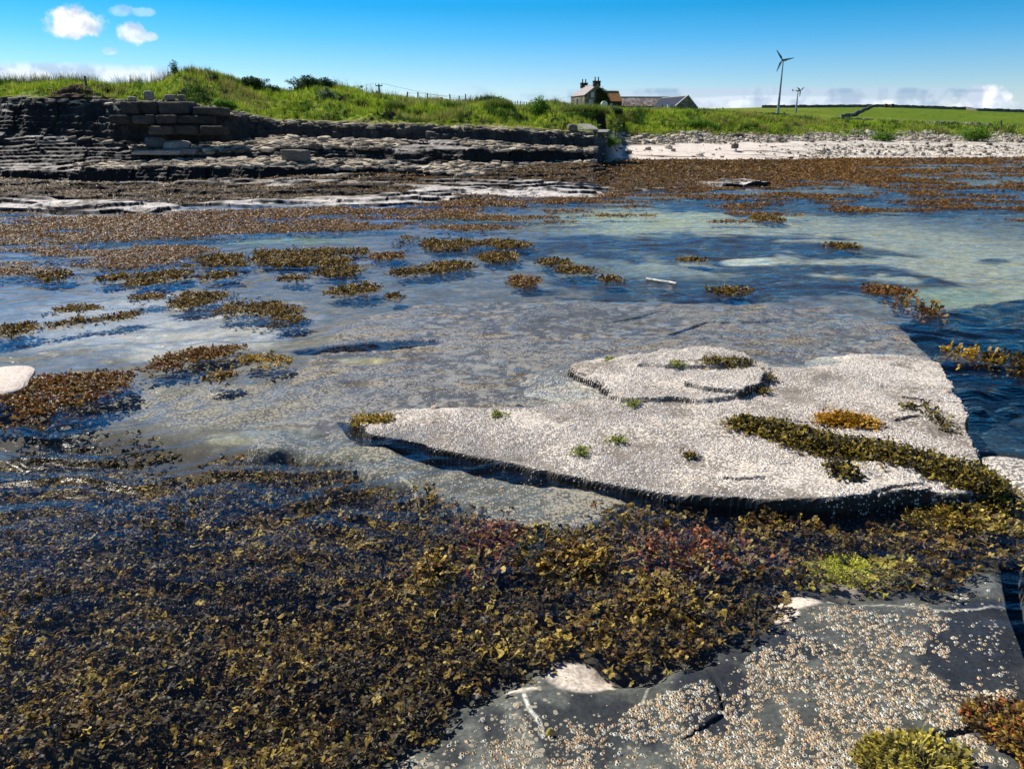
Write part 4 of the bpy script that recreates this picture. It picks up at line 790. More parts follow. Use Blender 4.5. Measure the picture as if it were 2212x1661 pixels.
# seed heads on the skyline
P, k = land_pts(ss(.18, .0, np.abs(FI - 8.9)) * (YY < 60) * ss(1250, 1200, xd_g) * (.25 + .75 * ss(520, 350, xd_g)) * ss(0, .3, fbm(XX * .5, YY * .2, 3, 845) + .15), 1500); n = len(P); S = rng.uniform(.40, .75, n)
tag(scatter('seeding_grass', TH, P, np.stack([S * .7, S * .7, S], -1), rots(n, .2, .2), pick([(.12, .13, .04), (.2, .17, .08)], n), M_grass), 'thin seeding grass stems against the sky', None, None, 'stuff')
P, k = land_pts(TW * (FI < 9.1) * (1 - rockx) * (YY < 80) * ss(-.1, .2, fbm(XX * .4, YY * .4, 3, 846)) + cob * .22 * ss(6.3, 7, FI) * ss(.1, .3, fbm(XX * .2, YY * .5, 3, 847)) * ss(1640, 1750, xd_g) + rockx * TW * (FI < 9) * ss(.15, .35, fbm(XX * .5, YY * .5, 3, 848)) * .6, 9000); n = len(P)
LC = [leafclump(s) for s in range(5)]; S = rng.uniform(.35, .8, n) * np.where(P[:, 1] < 45, .55, .8)
tag(scatter('leafy_weeds', LC, P, S, rots(n, .1, .1), pick([(.09, .20, .02), (.15, .28, .025), (.04, .09, .012), (.26, .36, .04)], n), M_grass, tipcol=pick([(.10, .2, .03), (.2, .3, .05)], n)), 'broad leaved weeds growing through the bank', None, None, 'stuff')
def bush(lab, x, row, Y, w, h, n, pal, seed, cat='bush', size=.16):
    p = land_at(x, Y); a = rng.normal(0, 1, (n, 3)); a /= np.linalg.norm(a, axis=1, keepdims=True); r = rng.random(n) ** .4
    lump = 1 + .25 * np.sin(a[:, 0] * 5 + seed) * np.cos(a[:, 1] * 4 + seed) + .15 * np.sin(a[:, 2] * 9 + a[:, 0] * 7)
    q = a * r[:, None] * lump[:, None]; Z = q[:, 2] * h * .55 + h * .4; P = np.stack([p[0] + q[:, 0] * w / 2, p[1] + q[:, 1] * w / 3, p[2] + Z], -1); P = P[Z > -.1]; n = len(P)
    root = empty('bush', p); tag(root, lab, cat)
    cc = pick(pal, n); o = scatter('foliage', LC, P - p, rng.uniform(.7, 1.3, n) * size, rots(n, .8, .8), cc, M_grass, tipcol=cc * 1.6, parent=root)
    m = MB()
    for i in range(7): t = rng.uniform(0, 6.28); m.tube((0, 0, -.1), (math.cos(t) * w * .25, math.sin(t) * w * .15, h * .6), .02, .008, 5)
    m.build('stem', M_stem, root); return root
M_stem = flat_mat('plant_stem', (.08, .06, .03), .9)
DK = [(.018, .045, .014), (.03, .065, .018), (.05, .09, .03)]; LT = [(.10, .20, .02), (.16, .27, .03), (.07, .14, .02)]; GY_ = [(.12, .16, .09), (.07, .11, .05), (.18, .22, .12)]
bush('dark leafy bush on the skyline right of the tall grass mound', 560, 190, 39, 1.3, .5, 420, DK, 1); bush('small dark bush on the skyline at the foot of the mound', 598, 196, 39.5, .9, .4, 240, DK, 2)
bush('dark dense bush on the left half of the second grass hump', 676, 192, 39.5, 1.6, .65, 560, DK, 3); bush('dark bush joined to the right of the dense one on the second hump', 712, 194, 40, 1.1, .5, 330, DK, 4)
bush('spindly dark shrub at the left shoulder of the tall mound', 403, 172, 35.5, .35, .7, 110, DK, 5, size=.11); bush('dark sprig on the right shoulder of the tall mound', 482, 160, 35.8, .4, .5, 110, DK, 6, size=.11)
bush('grey green leafy plant on the face of the second hump', 715, 215, 36.5, .9, .55, 300, GY_, 7); bush('bright green plant growing in the cliff notch', 488, 240, 31.4, .7, .35, 260, LT, 8, size=.12)
bush('second bright green plant right of the one in the cliff notch', 512, 243, 31.5, .5, .3, 160, LT, 9, size=.12); bush('broad green dock plant at the bottom of the eroded bank', 1165, 268, 37, .9, .8, 330, LT, 10)
bush('bright green plant in the shadow of the bank by the tilted slabs', 1315, 275, 44, 1.3, .55, 260, LT, 11); bush('round green bush on the shingle near the right end of the beach', 2105, 292, 60, 2.2, .9, 420, LT, 12, size=.25)
bush('small green weed bush at the top of the beach', 1905, 296, 59, 1.6, .6, 260, LT, 13, size=.22); bush('tall green bush on the bank in front of the slate roofed barn', 1505, 236, 64, 2.6, .6, 400, LT, 14, size=.24)
bush('dark green hedge bush before the farmhouse gable', 1325, 236, 60, 1.4, .35, 260, DK, 15, size=.22); bush('dark round bush crowning the eroded hummock', 1062, 222, 44, 1.6, .45, 380, DK, 16)
# eroded peat banks: overhanging turf lumps with dark sides
M_earth = attr_mat('peat', .95, 10., .5, 1.5, .7, .05, .1)
def hummock(lab, x, row0, row1, Y, w, d, seed):
    """steep earth bank; soil face bare, turf cap on top"""
    p = place(x, row1, Y=Y); h = (H - Y * tdep(row0)) - p[2]; nu, nv = 48, 26; V = []; 
    uu, vv = np.meshgrid(np.linspace(0, 2 * np.pi, nu, endpoint=False), np.linspace(0, 1, nv)); prof = np.where(vv < .75, 1.0 - .18 * vv, np.cos((vv - .75) / .25 * np.pi / 2) * .87)
    nn = fbm(np.cos(uu) * 1.4 + seed, np.sin(uu) * 1.4 + vv * 1.5, 4, 950 + seed) * .3; X = np.cos(uu) * w / 2 * prof * (1 + nn); Y_ = np.sin(uu) * d / 2 * prof * (1 + nn)
    Zr = np.where(vv < .75, vv / .75 * .8, .8 + .2 * np.sin((vv - .75) / .25 * np.pi / 2)) * (h + .3) - .3 + nn * .1
    V = np.stack([X, Y_, Zr], -1).reshape(-1, 3); i = np.arange(nu * nv).reshape(nv, nu); j = np.roll(i, -1, 1); Q = np.stack([i[:-1], j[:-1], j[1:], i[1:]], -1).reshape(-1, 4)
    cc = mix(C(.030, .022, .016)[None, None], C(.09, .15, .018)[None, None], W(ss(.62, .8, vv + nn * .5))); root = empty('earth_bank', p); tag(root, lab, 'earth bank')
    npmesh('soil', V, Q, M_earth, cc.reshape(-1, 3), True, root); n = 900; a = rng.uniform(0, 6.283, n); r = np.sqrt(rng.random(n)); PP = np.stack([np.cos(a) * r * w / 2 * .95, np.sin(a) * r * d / 2 * .95, np.sqrt(np.clip(1 - r * r, 0, 1)) * h * .25 + h * .72], -1)
    c = pick([(.14, .22, .02), (.09, .15, .018), (.24, .24, .07)], n); tag(scatter('turf', TU, PP, rng.uniform(.2, .4, n), rots(n, .35, .35), c * .8, M_grass, tipcol=c * 1.4, parent=root)); return root
hummock('dark eroded peat hummock with a grass cap behind the low cliff', 1078, 226, 274, 38.5, 1.4, 1.6, 1)
hummock('small dark earth face left of the hummock under overhanging grass', 855, 232, 262, 36.5, .9, 1.2, 2)
hummock('dark bare earth bank behind the tilted flat slabs', 1262, 238, 272, 40.5, 2.6, 2.2, 3)
hummock('eroded earth hollow below the farmhouse with turf overhang', 1150, 244, 268, 39.5, 1.3, 1.5, 4)
# heap of rotted seaweed with post
def heap(lab, x, row, Y, w, h, seed):
    p = place(x, row, Y=Y); nu, nv = 60, 24; uu, vv = np.meshgrid(np.linspace(0, 2 * np.pi, nu, endpoint=False), np.linspace(0, 1, nv)); r = 1 - vv
    nn = fbm(np.cos(uu) * r * 4 + seed, np.sin(uu) * r * 4, 4, 970) * .25
    V = np.stack([np.cos(uu) * r * w / 2 * (1 + nn * .4), np.sin(uu) * r * w / 3.5 * (1 + nn * .4), (np.cos(r * np.pi) * .5 + .5) * h + nn * h * .8 * vv ** .3 - .08], -1).reshape(-1, 3)
    i = np.arange(nu * nv).reshape(nv, nu); j = np.roll(i, -1, 1); Q = np.stack([i[:-1], j[:-1], j[1:], i[1:]], -1).reshape(-1, 4)
    o = npmesh('compost_heap', V, Q, M_earth, np.broadcast_to(C(.075, .045, .03), V.shape) * (1 + nn.reshape(-1, 1))); o.location = tuple(map(float, p)); tag(o, lab, 'heap')
heap('low brown heap of rotted weed on the grass above the tall cliff', 165, 207, 31.0, 2.9, .45, 1)
# ================================================================ FENCES, POLES, WIRES
M_wood = flat_mat('weathered_post', (.10, .085, .07), .9, 12., .3); M_wire = flat_mat('fence_wire', (.16, .16, .16), .6, 5., .1, 0, .5)
def fence(lab, posts, hgt, rad, wires=3):
    pts = [place(x, row, Y=Y) for x, row, Y in posts]; root = empty('wire_fence', pts[0]); tag(root, lab, 'fence'); o0 = pts[0]
    for i, p in enumerate(pts):
        q = p - o0; m = MB(); h = hgt * rng.uniform(.88, 1.08); lx = rng.uniform(-.06, .06)
        m.tube(q - [0, 0, .5], q + [lx, 0, h], rad, rad * .85, 7); m.build('post', M_wood, root)
    m = MB()
    for k in range(wires):
        for a, b in zip(pts[:-1], pts[1:]): zz = hgt * (.3 + .28 * k); m.tube(a - o0 + [0, 0, zz], b - o0 + [0, 0, zz], .006, .006, 4)
    m.build('wire', M_wire, root); return root
def lone_post(lab, x, r0, r1, Y, rad, lean=0.):
    p = place(x, r1, Y=Y); t = place(x + lean, r0, Y=Y); m = MB(); d = t - p; m.tube((0, 0, -.6), d * .5, rad, rad * .97, 10); m.tube(d * .5, d, rad * .97, rad * .86, 10)
    m.tube(d, d + [0, 0, .012], rad * .86, rad * .55, 10); o = m.build('fence_post', M_wood); o.location = tuple(map(float, p)); tag(o, lab, 'post')
fence('post and wire fence running from the grass hump toward the farmhouse', [(880, 228, 52), (902, 228, 53), (925, 230, 54), (974, 232, 56), (992, 233, 57), (1007, 233.5, 58)], 0.85, .05)
fence('row of thin fence posts between the hummock and the farmhouse', [(1100 + 6.3 * i, 236 + .03 * i, 78 + i * .8) for i in range(22)], .75, .045)
fence('thin fence posts in front of the long low barn', [(1326 + 21 * i, 238.5, 76 + i * .4) for i in range(8)], .55, .05, 2)
lone_post('thick dark gate post with a square head, taller of the pair', 953, 211, 230, 52, .13); lone_post('thick short gate post, lower of the pair', 966, 215, 231, 52.5, .11)
lone_post('thin leaning fence post left of the thick gate posts', 935, 212, 230, 52, .05, 0); lone_post('thin post between the leaning post and the gate posts', 943, 215, 230, 52.2, .05)
lone_post('lone weathered stake leaning behind the brown heap', 188, 165, 197, 33, .045, -5); lone_post('thin pole on the green hill far right', 2012, 274, 300, 76, .03, 1); lone_post('stout post on the bank at the right edge', 2163, 261, 272, 76, .09)
def utility_pole(x, r0, r1, Y):
    p = place(x, r1, Y=Y); t = place(x, r0, Y=Y); h = t[2] - p[2]; root = empty('utility_pole', p); tag(root, 'wooden electricity pole with a transformer rising behind the grass', 'utility pole'); b = MB().tube((0, 0, -3.), (0, 0, h), .17, .12, 10); b.build('pole', M_wood, root)
    MB().box((-.5, -.06, h - .25), (.5, .06, h - .12)).build('crossarm', M_wood, root)
    for s in (-.45, 0, .45): MB().tube((s, 0, h - .12), (s, 0, h + .05), .03, .05).tube((s, 0, h + .05), (s, 0, h + .14), .07, .04).build('insulator', M_wood, root)
    MB().tube((-.32, 0, h - 1.75), (-.32, 0, h - 1.0), .2, .2, 10).tube((-.32, 0, h - 1.0), (-.32, 0, h - .88), .2, .08, 10).build('transformer', M_wood, root); return p, h
pp, ph = utility_pole(820, 183, 215, 118.)
def cable(lab, a, b, sag, r=.018):
    m = MB(); n = 16; a = np.array(a, float); b = np.array(b, float); P = [a + (b - a) * k / n - np.array([0, 0, sag * 4 * (k / n) * (1 - k / n)]) for k in range(n + 1)]
    for p0, p1 in zip(P[:-1], P[1:]): m.tube(p0, p1, r, r, 5)
    tag(m.build('power_line', M_wire), lab, 'power line')
top = pp + np.array([0, 0, ph + .1]); cable('thin power line sagging left from the pole', top - [.7, 0, 0], place(300, 190, Y=125.), 1.2); cable('thin power line running right from the pole to the farm', top + [.7, 0, 0], place(1245, 205, Y=205.), 2.2)
# ================================================================ FARM BUILDINGS
M_ston = flat_mat('rubble_wall', (.20, .165, .115), .95, 1.5, .35, .5, brick=2.6); M_ivy = flat_mat('creeper', (.035, .06, .015), .9, 3., .6, .8); M_slate1 = flat_mat('lichened_slate', (.34, .30, .29), .85, 2.5, .25, .4)
M_slate2 = flat_mat('blue_slate', (.045, .055, .08), .95, 3., .2, .3, 0, .05); M_orange = flat_mat('orange_lichen_slate', (.42, .19, .06), .9, 3., .35, .4); M_stoneslab = flat_mat('stone_flag_roof', (.26, .215, .19), .9, 2., .3, .5, brick=1.2)
M_white = flat_mat('white_paint', (.75, .75, .72), .6, 5., .08, .1); M_glass = flat_mat('window_glass', (.10, .17, .22), .08, 1., .1, 0, 0, .8); M_darkst = flat_mat('sooty_stone', (.045, .038, .032), .95, 4., .3, .4); M_pot = flat_mat('chimney_pot_clay', (.06, .045, .04), .9, 5.)
M_door = flat_mat('dark_door', (.03, .03, .03), .6)
M_cop = flat_mat('pale_coping', (.55, .50, .44), .9, 3., .15, .2)
def gable(name, lab, org, rz, Wd, L, ev, rd, wallm, roofm, apex=.5, ov=.12, cat='building', base=-1.5, copings=None, ev2=None, th=.14):
    """x across the gable, y along the ridge; org = near left corner"""
    root = empty(name, org, rz); tag(root, lab, cat); ax = Wd * apex; e2 = ev if ev2 is None else ev2
    m = MB(); pr = [(0, base), (Wd, base), (Wd, e2), (ax, rd), (0, ev)]
    m.add([(x, 0, z) for x, z in pr] + [(x, L, z) for x, z in pr], [(0, 1, 2, 3, 4), (9, 8, 7, 6, 5)] + [(i, i + 5, (i + 1) % 5 + 5, (i + 1) % 5) for i in range(5)]); m.build('wall', wallm, root)
    r = MB(); f = ov
    for x0, z0 in ((0, ev), (Wd, e2)):
        dx = x0 - ax; dz = z0 - rd; ln = math.hypot(dx, dz); nx, nz = -dz / ln * (1 if dx > 0 else -1), abs(dx) / ln; xo, zo = x0 + dx / ln * f, z0 + dz / ln * f
        q = [(ax, rd + .01), (xo, zo + .01), (xo + nx * th, zo + nz * th), (ax, rd + th / nz)]
        if x0 == 0: q = q[::-1]
        r.add([(x, -f * .6, z) for x, z in q] + [(x, L + f * .6, z) for x, z in q], [(0, 1, 2, 3), (7, 6, 5, 4)] + [(i, i + 4, (i + 1) % 4 + 4, (i + 1) % 4) for i in range(4)])
    ro = r.build('roof', roofm, root)
    MB().box((ax - .13, -f * .7, rd + th * .9), (ax + .13, L + f * .7, rd + th * 1.9)).build('ridge', M_cop if copings is None else copings, ro)
    return root, ax, ro
def window(root, x, y, z, w, h, face='front', frame=None):
    """face front: gable plane y=0; face left: wall plane x=0"""
    def bx(a0, a1, z0, z1, d0, d1): return ((a0, -d1, z0), (a1, -d0, z1)) if face == 'front' else ((-d1, a0, z0), (-d0, a1, z1))
    c = x if face == 'front' else y
    f = MB(); t = .1
    for b in (bx(c - w / 2 - t, c - w / 2, z, z + h, .002, .07), bx(c + w / 2, c + w / 2 + t, z, z + h, .002, .07), bx(c - w / 2 - t, c + w / 2 + t, z + h, z + h + t, .002, .07), bx(c - w / 2 - t, c + w / 2 + t, z - t, z, .002, .1), bx(c - w / 2, c + w / 2, z + h / 2 - .03, z + h / 2 + .03, .02, .06)): f.box(*b)
    wo = f.build('window', frame or M_white, root); MB().box(*bx(c - w / 2, c + w / 2, z, z + h, .002, .02)).build('pane', M_glass, wo)
def chimney(root, x, y, z0, z1, w, d, pots=2):
    ro = MB().box((x - w / 2, y - d / 2, z0), (x + w / 2, y + d / 2, z1)).box((x - w / 2 - .1, y - d / 2 - .1, z1), (x + w / 2 + .1, y + d / 2 + .1, z1 + .16)).build('chimney', M_darkst, root)
    for k in range(pots):
        cx = x + (k - .5) * w * .5; MB().tube((cx, y, z1 + .16), (cx, y, z1 + 1.0), .17, .14, 8).tube((cx, y, z1 + 1.0), (cx, y, z1 + 1.08), .17, .17, 8).build('chimney_pot', M_pot, ro)
YH = 205.; o = place(1262, 237, Y=YH); rz = math.radians(15.5)
def zr(row, Y): return float(H - Y * tdep(row)) - o[2]
Wm = 7.0; ev = zr(206.5, YH); rd = zr(184.5, YH + 1)
hs, ax, ro = gable('farmhouse', 'two storey grey stone farmhouse with two chimney stacks above the bank', o, rz, Wm, 10.2, ev, rd, M_ston, M_slate1, .48, ev2=ev - 1.2, cat='house')
chimney(ro, ax, .6, rd - .3, zr(176, YH), 1.75, 1.0); chimney(ro, ax, 9.6, rd - .3, zr(181, YH + 10), 1.75, 1.0)
window(hs, 2.15, 0, zr(209, YH) , .55, .85); window(hs, 1.7, 0, zr(231, YH), .85, 1.55)
for y, t in ((2.6, 0), (5.2, 1), (8.0, 0)):
    if t: MB().box((-.08, y - .5, -.3), (-.002, y + .5, zr(217, YH + 5) + .2)).build('door', M_door, hs)
    else: window(hs, 0, y, zr(230, YH + y), .7, 1.4, 'left', M_darkst)
m = MB(); vs = [(3.0, -.06, .2), (4.5, -.08, 0.1), (6.6, -.06, .4), (6.7, -.06, 2.6), (5.2, -.05, 4.6), (4.0, -.06, rd - .9), (3.2, -.05, rd - 1.2), (2.9, -.06, 2.8)]
nI = 1500; IX = rng.uniform(2.7, 6.8, nI); IZ = rng.uniform(-.2, rd - .4, nI); kp = inside([(a, c) for a, b, c in vs], IX + rng.normal(0, .2, nI), IZ + rng.normal(0, .2, nI))
cI = pick([(.03, .06, .014), (.05, .08, .02), (.10, .10, .03)], kp.sum()); scatter('creeper', LC, np.stack([IX[kp], np.full(kp.sum(), -.12), IZ[kp]], -1), rng.uniform(.3, .6, kp.sum()), rots(kp.sum(), .5, .8), cI, M_grass, tipcol=cI * 1.4, parent=hs)
o2 = place(1317, 236, Y=208.); z2 = lambda row, Y=208.: float(H - Y * tdep(row)) - o2[2]
wg, ax2, _ = gable('farmhouse_wing', 'low wing with an orange lichened roof behind the farmhouse gable', o2 + np.array([3.05, 0, 0]), rz + math.pi / 2, 5.2, 5.6, z2(219.5), z2(199, 210), M_darkst, M_orange, .5)
f = MB().box((-.07, 2.6, z2(232)), (-.01, 3.5, z2(224))).build('window', M_white, wg); MB().box((-.1, 2.75, z2(231)), (-.075, 3.35, z2(225))).build('pane', M_glass, f)
YB_ = 214.; o3 = place(1450, 240, Y=YB_); z3 = lambda row, Y=YB_: float(H - Y * tdep(row)) - o3[2]; LB = place(1450, 240, Y=YB_)[0] - place(1335, 240, Y=YB_)[0]
lb, ax3, r3_ = gable('long_barn', 'long low stone barn with a pinkish flagstone roof joining the farmhouse', o3, math.radians(93), 6.5, LB, z3(230), z3(211.5, YB_ + 3), M_darkst, M_stoneslab, .5, cat='barn')
YC = 200.; a4 = place(1459, 240, Y=YC); b4 = place(1512, 240, Y=YC); z4 = lambda row, Y=YC: float(H - Y * tdep(row)) - a4[2]
gb, ax4, r4_ = gable('slate_barn', 'stone barn with dark gable and blue slate roof, right end of the farm', a4, math.radians(14), (b4[0] - a4[0]) * .99, 15., z4(231.5), z4(208.8), M_ston, M_slate2, .52, cat='barn', ev2=z4(236))
m = MB()
for s, xe, ze in ((-1, 0, z4(231.5)), (1, (b4[0] - a4[0]) * .99, z4(236))): 
    m.add([(ax4, -.16, z4(208.8) + .12), (xe, -.16, ze + .12), (xe, -.16, ze + .42), (ax4, -.16, z4(208.8) + .42), (ax4, .25, z4(208.8) + .12), (xe, .25, ze + .12), (xe, .25, ze + .42), (ax4, .25, z4(208.8) + .42)], [(0, 1, 2, 3), (7, 6, 5, 4), (0, 4, 5, 1), (1, 5, 6, 2), (2, 6, 7, 3), (3, 7, 4, 0)])
m.build('coping', M_cop, gb)
# oil tank and yellow bin before the gable
pt = place(1305, 236, Y=196.); tr = empty('oil_tank', pt); tag(tr, 'white round topped oil tank in front of the farmhouse gable', 'oil tank'); m = MB()
n = 16; V = [(math.cos(a) * .75, -.5, 1.1 + math.sin(a) * .75) for a in np.linspace(0, 2 * math.pi, n, endpoint=False)] + [(math.cos(a) * .75, 1.2, 1.1 + math.sin(a) * .75) for a in np.linspace(0, 2 * math.pi, n, endpoint=False)]
m.add(V, [tuple(range(n)), tuple(range(n, 2 * n))[::-1]] + [((i + 1) % n, i, n + i, n + (i + 1) % n) for i in range(n)]); m.build('tank', M_white, tr); MB().box((-.6, -.3, -.6), (.6, -.1, .5)).box((-.6, .8, -.6), (.6, 1., .5)).build('stand', M_darkst, tr)
pt = place(1296, 236, Y=197.); tr = empty('storage_bin', pt); tag(tr, 'yellow storage bin beside the white oil tank', 'bin'); MB().box((-.42, -.3, -.4), (.42, .3, .95)).build('box', flat_mat('yellow_paint', (.55, .42, .04), .5, 3., .15), tr); MB().box((-.46, -.34, .95), (.46, .34, 1.08)).build('lid', M_darkst, tr)
pt = place(1443, 238, Y=92.); m = MB().box((-.10, -.09, -.8), (.10, .09, .5)).box((-.12, -.11, .5), (.12, .11, .56)); q = m.build('marker_stone', M_white); q.location = tuple(map(float, pt)); tag(q, 'small white upright marker on the bank before the slate roofed barn', 'marker post')
# ================================================================ WIND TURBINES
M_tower = flat_mat('turbine_paint', (.30, .36, .38), .5, 2., .08, 0); M_blade = flat_mat('turbine_blade_paint', (.12, .16, .18), .5, 2., .08, 0)
def blade_mesh(ang, L):
    m = MB(); d = np.array([math.sin(ang), 0, math.cos(ang)]); s = np.array([math.cos(ang), 0, -math.sin(ang)]); V = []
    for r, w, t in ((.15, .22, .16), (.9, .55, .12), (L * .55, .40, .08), (L, .16, .03)):
        c = d * r; V += [c - s * w * .3 - [0, t, 0], c + s * w * .7 - [0, t * .3, 0], c + s * w * .7 + [0, t * .3, 0], c - s * w * .3 + [0, t, 0]]
    Fc = [(0, 1, 2, 3), (15, 14, 13, 12)] + [(4 * k + i, 4 * k + 4 + i, 4 * k + 4 + (i + 1) % 4, 4 * k + (i + 1) % 4) for k in range(3) for i in range(4)]; return m.add(V, Fc)
def turbine(lab, x, rbase, rhub, Y, L, yaw, angs, rt=.42):
    p = land_at(x, Y); p = place(x, rbase, Y=Y); p[2] = land_at(x, Y)[2]; h = float(H - Y * tdep(rhub)) - p[2]; root = empty('wind_turbine', p, 0); tag(root, lab, 'wind turbine', 'wind turbines')
    MB().tube((0, 0, -2), (0, 0, h * .33), rt, rt * .78, 14).tube((0, 0, h * .33), (0, 0, h * .36), rt * .85, rt * .82, 14).tube((0, 0, h * .36), (0, 0, h), rt * .72, rt * .35, 14).build('tower', M_tower, root, False)
    hd = empty('nacelle', (0, 0, 0)); COL.objects.unlink(hd); bpy.data.objects.remove(hd)
    nac = MB().tube((0, -.7, 0), (0, .8, 0), .32, .28, 10).box((-.1, .6, -.05), (.1, 2.6, .05)).build('nacelle', M_blade, root); nac.location = (0, 0, h + .25); nac.rotation_euler[2] = yaw
    MB().tube((0, -1.25, 0), (0, -.7, 0), .12, .34, 10).build('hub', M_blade, nac); MB().box((-.03, 2.3, -.1), (.03, 2.8, .6)).build('tail_vane', M_blade, nac)
    for a in angs: b = blade_mesh(a, L).build('blade', M_blade, nac); b.location = (0, -1.0, 0)
    return root
turbine('taller wind turbine with three long blades, left of the pair', 1680, 246, 133, 232., 3.2, math.radians(-35), [math.radians(-35), math.radians(82), math.radians(202)], .42)
turbine('shorter pale wind turbine, right of the pair', 1718, 252, 198, 300., 2.2, math.radians(30), [math.radians(-62), math.radians(55), math.radians(178)], .4)
# ================================================================ DRY STONE WALLS
M_dry = flat_mat('dry_stone', (.15, .14, .12), .95, 2., .4, .6, brick=2.5)
def drywall(lab, pts, h, t, gaps=.15, seg=.9):
    """pts: (x,row,Y) feet; built of uneven coursed segments in one strip"""
    PP = []
    for a, b in zip(pts[:-1], pts[1:]):
        for k in range(6): t = k / 6; PP.append(land_at(a[0] + (b[0] - a[0]) * t, a[2] + (b[2] - a[2]) * t))
    PP.append(land_at(pts[-1][0], pts[-1][2])); P = PP; m = MB()
    for a, b in zip(P[:-1], P[1:]):
        L = np.linalg.norm(b - a); n = max(2, int(L / seg)); d = (b - a) / L; s = np.array([-d[1], d[0], 0]); s /= np.linalg.norm(s) + 1e-9
        for k in range(n):
            q0 = a + (b - a) * k / n; q1 = a + (b - a) * (k + .985) / n; hh = h * rng.uniform(1 - gaps, 1 + gaps); h2 = h * rng.uniform(1 - gaps, 1 + gaps); tt = t * rng.uniform(.85, 1.15)
            m.add([q0 - s * tt / 2 - [0, 0, .8], q0 + s * tt / 2 - [0, 0, .8], q1 + s * tt / 2 - [0, 0, .8], q1 - s * tt / 2 - [0, 0, .8], q0 - s * tt * .35 + [0, 0, hh], q0 + s * tt * .35 + [0, 0, hh], q1 + s * tt * .35 + [0, 0, h2], q1 - s * tt * .35 + [0, 0, h2]],
                  [(0, 3, 2, 1), (4, 5, 6, 7), (0, 1, 5, 4), (1, 2, 6, 5), (2, 3, 7, 6), (3, 0, 4, 7)])
    tag(m.build('dry_stone_wall', M_dry), lab, 'stone wall')
drywall('dry stone wall climbing the green hill diagonally', [(1812, 262, 262), (1832, 256, 290), (1852, 247, 340), (1876, 233, 426)], 1.0, .9, seg=2.)
drywall('thin dark wall along the crest of the hill', [(1640, 233, 430), (1760, 232.5, 430), (1900, 232.5, 420), (2050, 238, 418), (2212, 244, 415), (2400, 250, 412)], 1.4, .8, seg=5)
drywall('low tumbled wall on the edge of the bank at the far right', [(1915, 264, 78), (1990, 267, 77), (2060, 269, 77), (2135, 270, 78)], .42, .6, .4, .5)
drywall('short dark stone wall below the taller turbine', [(1622, 247, 226), (1700, 249, 226)], 1.2, 1.2, .1)
drywall('short ruined wall at the foot of the diagonal wall', [(1800, 262, 256), (1850, 264, 254), (1882, 267, 252)], .5, .9, .4)
drywall('low wall stub by the bank end right of the slate barn', [(1512, 240, 205), (1560, 240, 205)], .7, 1., .3)
for x, l in ((1913, 'left one of two small dark cairns on the hill crest'), (1927, 'right one of two small dark cairns on the hill crest')):
    p = place(x, 233.5, Y=418.); b = boulder('cairn', l, x, 233.5, 418., (1.6, 1.4, 2.2), (.06, .055, .045), int(x), 'cairn')
